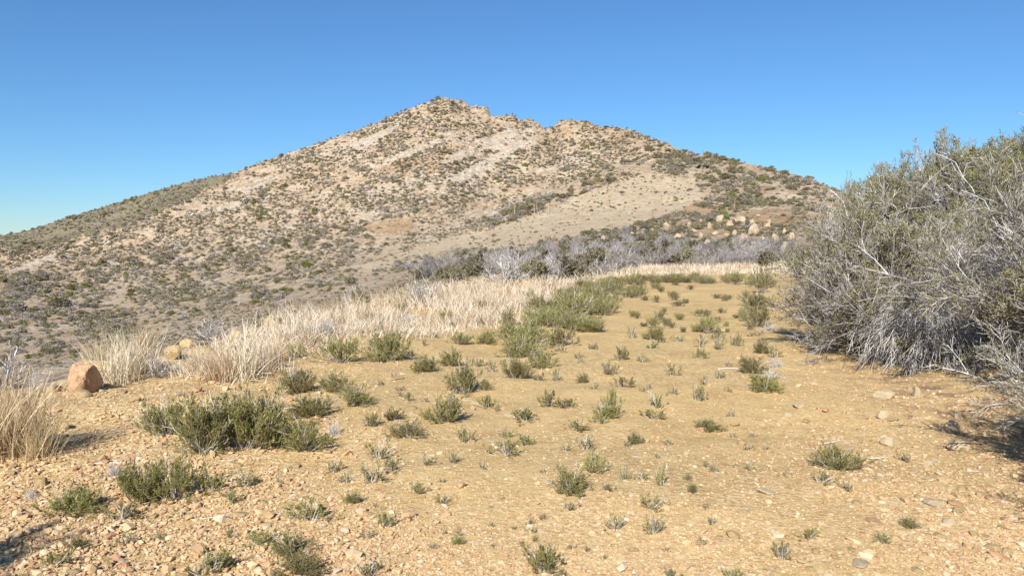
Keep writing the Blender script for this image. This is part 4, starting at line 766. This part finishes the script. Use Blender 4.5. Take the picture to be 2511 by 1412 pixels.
# outcrops breaking the slabs and the crest
OC = []
for k in range(150):
    if k < 46: u = g6.uniform(1040, 1345) if k < 34 else g6.uniform(1365, 1480); v = float(np.interp(u, [1040, 1085, 1150, 1200, 1260, 1300, 1340, 1370, 1400, 1450, 1480], [256, 243, 254, 270, 286, 295, 320, 304, 297, 304, 316])) + g6.uniform(1, 16); w = g6.uniform(7, 16)
    elif k < 100: u = g6.uniform(860, 1340); v = g6.uniform(290, 440); w = g6.uniform(5, 13)
    else: u = g6.uniform(100, 1500); v = np.interp(u, [100, 1085, 1500], [620, 300, 340]) + g6.uniform(10, 200); w = g6.uniform(4, 10)
    x, y, z = cast(u, v)
    if np.isnan(x[0]) or y[0] < 150: continue
    o = obj('rock_outcrop', BR[int(g6.integers(6))]); q = w * y[0] / F / 2; o.location = (x[0], y[0], z[0] - .25 * q); o.scale = (q * 1.3, q, q * g6.uniform(.5, .9)); o.rotation_euler = (g6.normal(0, .2), g6.normal(-.35, .15), g6.uniform(-.4, .4)); tag(o, None, 'outcrop', 'pale rock outcrops on the upper mountain'); OC.append((o, u, v))
# ------------------------------------------------------------------ hillside shrubs
def far_shrub_geo(seed, flat=.75, nleaf=70, ls=.34):
    g = np.random.default_rng(seed); bm = bmesh.new(); bmesh.ops.create_icosphere(bm, subdivisions=1, radius=.72); bm.verts.ensure_lookup_table()
    co = np.array([v.co[:] for v in bm.verts]); fa = np.array([[v.index for v in f.verts] for f in bm.faces]); bm.free()
    co = co * (1 + g.normal(0, .14, (len(co), 1))) * [1, 1, flat]; co[:, 2] += flat * .5
    d, a = hemi(nleaf, g, 0, 100); p = d * (.55 + .35 * g.random((nleaf, 1))) * [1, 1, flat] + [0, 0, flat * .45]; dd = unit(d + g.normal(0, .45, d.shape) + [0, 0, .3]); r = unit(np.cross(dd, g.normal(0, 1, dd.shape))); l = ls * (.6 + .8 * g.random((nleaf, 1)))
    q = np.stack([p, p + dd * l * .5 + r * l * .42, p + dd * l, p + dd * l * .5 - r * l * .42], 1).reshape(-1, 3)
    V = np.concatenate([co, q]); Q = np.arange(len(q)).reshape(-1, 4) + len(co); t = np.concatenate([np.full(len(co), .12), np.repeat(np.clip(g.normal(.5, .25, nleaf), 0, 1), 4)])
    return V, Q, fa, t
FG = [far_shrub_geo(800 + k, .6 + .12 * (k % 3), 60) for k in range(6)]
FGd = [far_shrub_geo(820 + k, .6 + .1 * (k % 3), 170, .22) for k in range(6)]
kinds = ['leaf_far', 'leaf_grey', 'leaf_green']
M['leaf_green'] = tint_mat('green_scrub_leaf', [(0, (.085, .082, .025)), (.5, (.165, .155, .05)), (1, (.27, .25, .09))], transl=.15)
def density(u, v):
    """how bare the slope is at u, v : 0 nothing grows, 1 closed scrub; and the usual bush width in photo pixels"""
    d = np.full(u.shape, .95); w = np.full(u.shape, 7.6)
    def reg(poly, dv, wv):
        m = inpoly(u, v, poly); d[m] = dv; w[m] = wv
    reg([(0, 700), (450, 600), (900, 560), (1000, 640), (900, 700), (600, 720), (500, 780), (0, 900)], 1.35, 11.5)
    reg([(0, 690), (110, 660), (230, 740), (300, 800), (250, 860), (0, 900)], 1.8, 17)
    reg([(1480, 420), (1620, 355), (1700, 372), (2100, 470), (2100, 520), (1960, 520), (1800, 500), (1740, 500), (1700, 440), (1600, 415)], 1.2, 14)
    reg([(1640, 545), (1700, 490), (1820, 480), (1950, 500), (1800, 540), (1760, 550)], 2.4, 13)
    reg([(1580, 380), (1700, 378), (1860, 420), (1800, 480), (1720, 440), (1600, 415)], 2.4, 14)
    reg([(1210, 570), (1180, 540), (1270, 500), (1400, 450), (1490, 470), (1460, 490), (1380, 490), (1340, 520), (1250, 545)], 2.4, 16)
    reg([(1390, 450), (1500, 420), (1520, 440), (1410, 470)], .85, 17)
    reg([(820, 700), (960, 650), (1060, 620), (1160, 595), (1170, 612), (1080, 640), (1000, 670), (880, 712)], 1.6, 17)
    reg([(560, 750), (620, 705), (760, 690), (900, 680), (980, 690), (900, 712), (760, 715), (700, 740)], 1.7, 21)
    reg([(1400, 590), (1500, 540), (1640, 530), (1700, 545), (1640, 575), (1500, 600)], 2.4, 16)
    reg([(1540, 560), (1930, 520), (1960, 610), (1560, 610)], 2.0, 15)
    reg(TURF, .13, 6); reg([(1370, 585), (1420, 540), (1560, 548), (1600, 545)], .1, 12)
    for s_ in SLABS: reg(s_, .06, 8)
    reg([(835, 1010), (1000, 560), (880, 575)], .3, 10)
    for s_ in ORNG: reg(s_, .12, 8)
    # thin dark seams of brush running up the rock
    for (a, b, wd) in (((1130, 455), (1210, 418), 6), ((1200, 425), (1290, 352), 6), ((1150, 478), (1215, 430), 5), ((1290, 345), (1340, 318), 5), ((960, 440), (1010, 405), 12), ((600, 500), (700, 455), 5), ((640, 680), (740, 620), 9), ((780, 580), (830, 560), 9), ((400, 480), (560, 440), 6)):
        t = np.clip(((u - a[0]) * (b[0] - a[0]) + (v - a[1]) * (b[1] - a[1])) / ((b[0] - a[0]) ** 2 + (b[1] - a[1]) ** 2), 0, 1); dd = np.hypot(u - a[0] - t * (b[0] - a[0]), v - a[1] - t * (b[1] - a[1])); m = dd < wd; d[m] = 1.0; w[m] = 12
    for s_ in OLIVE[:1]: reg(s_, .9, 7)
    return d, w
pts = []
for vv in np.arange(238, 900, 4.4):
    uu = np.arange(-60, 2200, 6.0) + g4.uniform(-3., 3., 377)[:len(np.arange(-60, 2200, 6.0))]; v_ = vv + g4.uniform(-2.5, 2.5, len(uu))
    d, w = density(uu, v_); cell = 6.0 * 4.4; prob = d * cell / (w * w * .40) * np.clip(.8 + 1.5 * fbm(uu / 40, v_ / 22, 99, 3), .12, 2.0)
    m = g4.random(len(uu)) < prob; x, y, z = cast(uu[m], v_[m]); ok = ~np.isnan(x) & (y > 52)
    for a in np.nonzero(ok)[0]: pts.append((x[a], y[a], z[a], uu[m][a], v_[m][a], w[m][a] * np.exp(g4.normal(-.14, .36))))
# bushes standing on the skyline
for u in np.arange(-40, 2100, 9.0):
    if 1040 < u < 1340 and g4.random() < .55: continue
    i = int(np.argmin(np.abs(PHI - math.atan2((u - U0) / F, cp)))); kk = np.argmax(TAN[i, :NR_ - 5] >= TAN[i, NR_ - 6] - 1e-6); r = RR[kk] * .995
    if g4.random() < .35: pts.append((math.sin(PHI[i]) * r, math.cos(PHI[i]) * r, HG[i, kk], u, 0, (6.5 if u < 1600 else 14) * g4.uniform(.5, 1.2)))
pts = np.array(pts); wm = pts[:, 5] * pts[:, 1] / F; order = np.argsort(-pts[:, 5])
kind = np.where(g4.random(len(pts)) < .38, 1, np.where(g4.random(len(pts)) < .13, 2, 0)); kind = np.where((pts[:, 3] > 1400) & (kind == 1) & (g4.random(len(pts)) < .5), 0, kind)
FM = {}
for k in range(6):
    for j, kn in enumerate(kinds):
        V, Q, fa, t = FGd[k]; FM[(k, j)] = mesh_np('hillside_shrub', V, Q, fa, mat=M[kn], attrs={'tint': t})
HS = []
for rank, i in enumerate(order[:300]):
    x, y, z, u, v, w = pts[i]; o = obj('hillside_shrub', FM[(int(g4.integers(6)), int(kind[i]))]); s = wm[i] / 2 / .9
    o.location = (x, y, z - .1 * s); o.scale = (s, s * g4.uniform(.8, 1.2), s * g4.uniform(.55, .85)); o.rotation_euler[2] = g4.random() * 6.28
    tag(o, ('olive-brown', 'grey leafless-looking', 'yellow-green')[int(kind[i])] + ' rounded shrub dotting the far rocky slope', 'shrub', 'shrubs dotting the mountain slope'); HS.append((o, u, v, w))
for j, kn in enumerate(kinds):
    Vs, Qs, Ts, tt, nb = [], [], [], [], 0
    for i in order[300:]:
        if kind[i] != j: continue
        x, y, z, u, v, w = pts[i]; V, Q, fa, t = FG[int(g4.integers(6))]; s = wm[i] / 2 / .9; a = g4.random() * 6.28
        W = V * [s, s * g4.uniform(.8, 1.25), s * g4.uniform(.55, .95)]; W = np.stack([W[:, 0] * math.cos(a) - W[:, 1] * math.sin(a) + x, W[:, 0] * math.sin(a) + W[:, 1] * math.cos(a) + y, W[:, 2] + z - .1 * s], 1)
        Vs.append(W); Qs.append(Q + nb); Ts.append(fa + nb); tt.append(np.clip(t + g4.normal(0, .15), 0, 1)); nb += len(V)
    tag(obj('mountain_scrub', mesh_np('mountain_scrub', np.concatenate(Vs), np.concatenate(Qs), np.concatenate(Ts), mat=M[kn], attrs={'tint': np.concatenate(tt)})), ('countless olive-brown shrubs covering the mountain', 'countless grey shrubs covering the mountain', 'countless yellow-green shrubs covering the mountain')[j], 'scrub', kind='stuff')
print('SCRUB', len(pts), 'thicket', nA, nB, 'low shrubs', len(placed))
# dry flower stalks on the slope
ys = None
for k, (u, v, h) in enumerate([(1262, 525, 26), (1310, 530, 28), (1318, 522, 22), (1345, 522, 26), (1395, 512, 18), (1430, 515, 24), (1625, 402, 24), (1800, 512, 26), (1155, 560, 16), (1195, 565, 18)]):
    x, y, z = cast(u, v)
    if ys is None:
        g = np.random.default_rng(3); ge = Geo(); P_ = grow(np.zeros((1, 3)), np.array([[0, .05, 1.]]), np.array([3.0]), 6, g, .02); ge.tubes(P_, .07, .03, g, sides=5, tint=.7); P2 = spawn(P_, 40, .6, 1, R(60), .07, 3, g); ge.tubes(P2, .02, .01, g, tint=.6); d, a = hemi(40, g, 10, 85); ge.leaves(np.zeros((40, 3)), d, .6, .05, g, tint=.1 + .2 * g.random(40)); ys = ge.mesh('flower_stalk', M['straw'])
    o = obj('flower_stalk', ys); s = h * y[0] / F / 3.0; o.location = (x[0], y[0], z[0]); o.scale = (s, s, s); o.rotation_euler[1] = g3.normal(0, .05); tag(o, None, 'flower stalk', 'dried pale flower stalks on the slope'); o['px'] = (float(u), float(v), 5.0)

# ------------------------------------------------------------------ labels that single each thing out
ORD = 'first second third fourth fifth sixth seventh eighth ninth tenth eleventh twelfth thirteenth fourteenth fifteenth sixteenth seventeenth eighteenth nineteenth twentieth'.split()
def by_place(items, marks, far=('behind', 'in front of'), steps=(45, 110)):
    from collections import defaultdict
    G = defaultdict(list)
    for o, u, v, desc in items:
        m = min(marks, key=lambda q: math.hypot((u - q[0]), (v - q[1]) * 1.6)); dx, dy = u - m[0], (v - m[1]) * 1.6; r = math.hypot(dx, dy)
        lr = ('left' if dx < 0 else 'right') if abs(dx) > .4 * r else ''; fb = (far[0] if dy < 0 else far[1]) if abs(dy) > .4 * r else ''
        if r < 14: rel = 'right beside'
        else:
            rel = (fb.replace('in front of', 'front') + '-' + lr + ' of') if lr and fb else (lr + ' of' if lr else fb)
            rel = ('just ' if r < steps[0] else 'somewhat ' if r < steps[1] else 'far ') + rel
        G[(desc, rel + ' ' + m[2])].append((u, o))
    for (desc, place), L in G.items():
        L.sort(key=lambda q: q[0])
        for k, (u, o) in enumerate(L):
            o['label'] = f'{desc} {place}' if len(L) == 1 else (f'{desc}, ' + ('left one, ' if k == 0 else 'right one, ') + place) if len(L) == 2 else f'{desc}, {ORD[min(k, 19)]} from left, {place}'
NEAR = [(560, 1050, 'the biggest green clump'), (430, 1190, 'the lower green clump'), (178, 1240, 'the dark shrub at lower left'), (890, 870, 'the twin dark cushions'), (728, 940, 'the bleach-topped shrub'), (1135, 930, 'the upright bright shrub'), (1400, 1180, 'the fan-stemmed shrub'),
    (1605, 1240, 'the bent-twig open shrub'), (2052, 1120, 'the shrub with white stick'), (1740, 1045, 'the lone bright rosette shrub'), (1875, 950, 'the shrub by bleached twigs'), (1500, 1000, 'the upright grey-green shrub'), (1240, 1095, 'the central fan-shaped shrub'), (1335, 1390, 'the stick-filled bottom shrub'), (700, 1350, 'the bottom-edge trio'),
    (765, 1260, 'the spiky shrub'), (1298, 810, 'the shrub with thin stick'), (1870, 700, 'the feathery corner shrub'), (1410, 760, 'the tallest strip shrub'), (1100, 890, 'the joined low pair'), (2282, 1130, 'the rounded stone'), (188, 920, 'the rust boulder'), (2342, 1040, 'the pale squarish stone'), (1880, 1200, 'the pale blocky stone'),
    (2325, 1235, 'the weathered grey slab'), (2150, 1275, 'the flat red stone'), (222, 1385, 'the pale flat stone'), (1620, 690, 'the middle of the far strip'), (1090, 1000, 'the leafy low shrub'), (965, 925, 'the flat pale slab')]
FW = {'b': 'bushy', 'o': 'open', 's': 'sparse', 'y': 'yellowish'}
by_place([(o, u, v, ('tiny' if w < 34 else 'small' if w < 62 else 'medium') + ' ' + FW[f] + ' shrub') for o, u, v, w, h, f in placed if 'label' not in o or not o['label']], NEAR)
for o, u, v, w, h, f in placed:
    if 'group' not in o: o['group'] = 'low green shrubs dotted over the track'
by_place([(o, *to_uv(*o.location), o.get('desc', 'small angular stone')) for o in C.objects if o.get('group') == 'small loose stones among the gravel' or (o.get('category') == 'stone' and not o.get('label'))], NEAR)
FARM = [(1085, 245, 'the summit'), (1190, 270, 'the notched crest'), (1340, 318, 'the saddle notch'), (1400, 297, 'the second peak'), (1560, 325, 'the right ridge'), (1700, 380, 'the right shoulder'), (1850, 415, 'the right skyline'), (2000, 450, 'the skyline by the bush'), (1200, 400, 'the big pale slab'), (1000, 400, 'the upper brush band'),
    (620, 450, 'the left pale patch'), (80, 650, 'the far left slab'), (200, 530, 'the far left skyline'), (950, 550, 'the orange bare scar'), (800, 570, 'the lone dark thicket'), (1250, 510, 'the middle brush strip'), (1450, 500, 'the straw clearing'), (1600, 450, 'the clearing top'), (1400, 560, 'the clearing foot'), (1750, 520, 'the brushy knoll'), (1880, 535, 'the orange patch'),
    (1780, 575, 'the boulder field'), (1620, 570, 'the left boulders'), (1050, 610, 'the clearing tail'), (950, 680, 'the foot of the spur'), (620, 730, 'the canyon brush'), (480, 765, 'the pale grass strip'), (300, 780, 'the lower left slope'), (50, 760, 'the left edge thicket'), (150, 850, 'the canyon bottom'), (450, 640, 'the middle left slope'), (650, 620, 'the lower mountain face'), (300, 650, 'the left flank')]
KW = ['olive-brown rounded shrub', 'greyish rounded shrub', 'yellow-green rounded shrub']
by_place([(o, u, v if v > 0 else to_uv(*o.location)[1], ('large ' if w > 19 else 'smaller ') + o['label'].split()[0] + ' shrub') for o, u, v, w in HS], FARM, ('above', 'below'), (30, 80))
MIDM = [(1025, 690, 'the left end of the thicket'), (1150, 650, 'the dark rounded bushes'), (1290, 640, 'the white dead bush'), (1400, 640, 'the thicket behind the grass'), (1500, 640, 'the green strip corner'), (1620, 630, 'the thicket middle'), (1760, 630, 'the thicket below the boulders'), (1880, 630, 'the thicket by the meadow'), (1960, 620, 'the thicket at the near bush'), (1300, 600, 'the clearing tail'), (1500, 580, 'the clearing foot'), (1700, 590, 'the boulder field')]
by_place([(o, *to_uv(*o.location), 'grey twiggy bush' if o.name.startswith('grey') else 'olive scrub bush') for o in C.objects if o.name.startswith(('grey_bush', 'scrub_bush')) and o.parent is None], MIDM, steps=(25, 60))
by_place([(o, *to_uv(*o.location), 'pale boulder') for o in C.objects if o.get('group') == 'pale boulders strewn above the grey thicket'], [(1635, 560, 'the lone left boulder'), (1700, 575, 'the left gap'), (1765, 545, 'the upper boulder row'), (1815, 540, 'the widest flat boulder'), (1850, 570, 'the tallest boulder'), (1900, 600, 'the lower right boulder'), (1780, 600, 'the lower boulder row'), (1540, 580, 'the leftmost small boulders')], ('above', 'below'), (22, 45))
by_place([(o, u, v, 'pale jutting rock outcrop') for o, u, v in OC], FARM, ('above', 'below'), (30, 80))
by_place([(o, *to_uv(*o.location), 'bleached fallen stick') for o in C.objects if o.get('category') == 'stick'], NEAR)
by_place([(o, *to_uv(*o.location), 'pale dry flower stalk') for o in C.objects if o.get('category') == 'flower stalk'], FARM, ('above', 'below'), (30, 80))
for o in C.objects:
    for k in ('px', 'desc'):
        if k in o: del o[k]
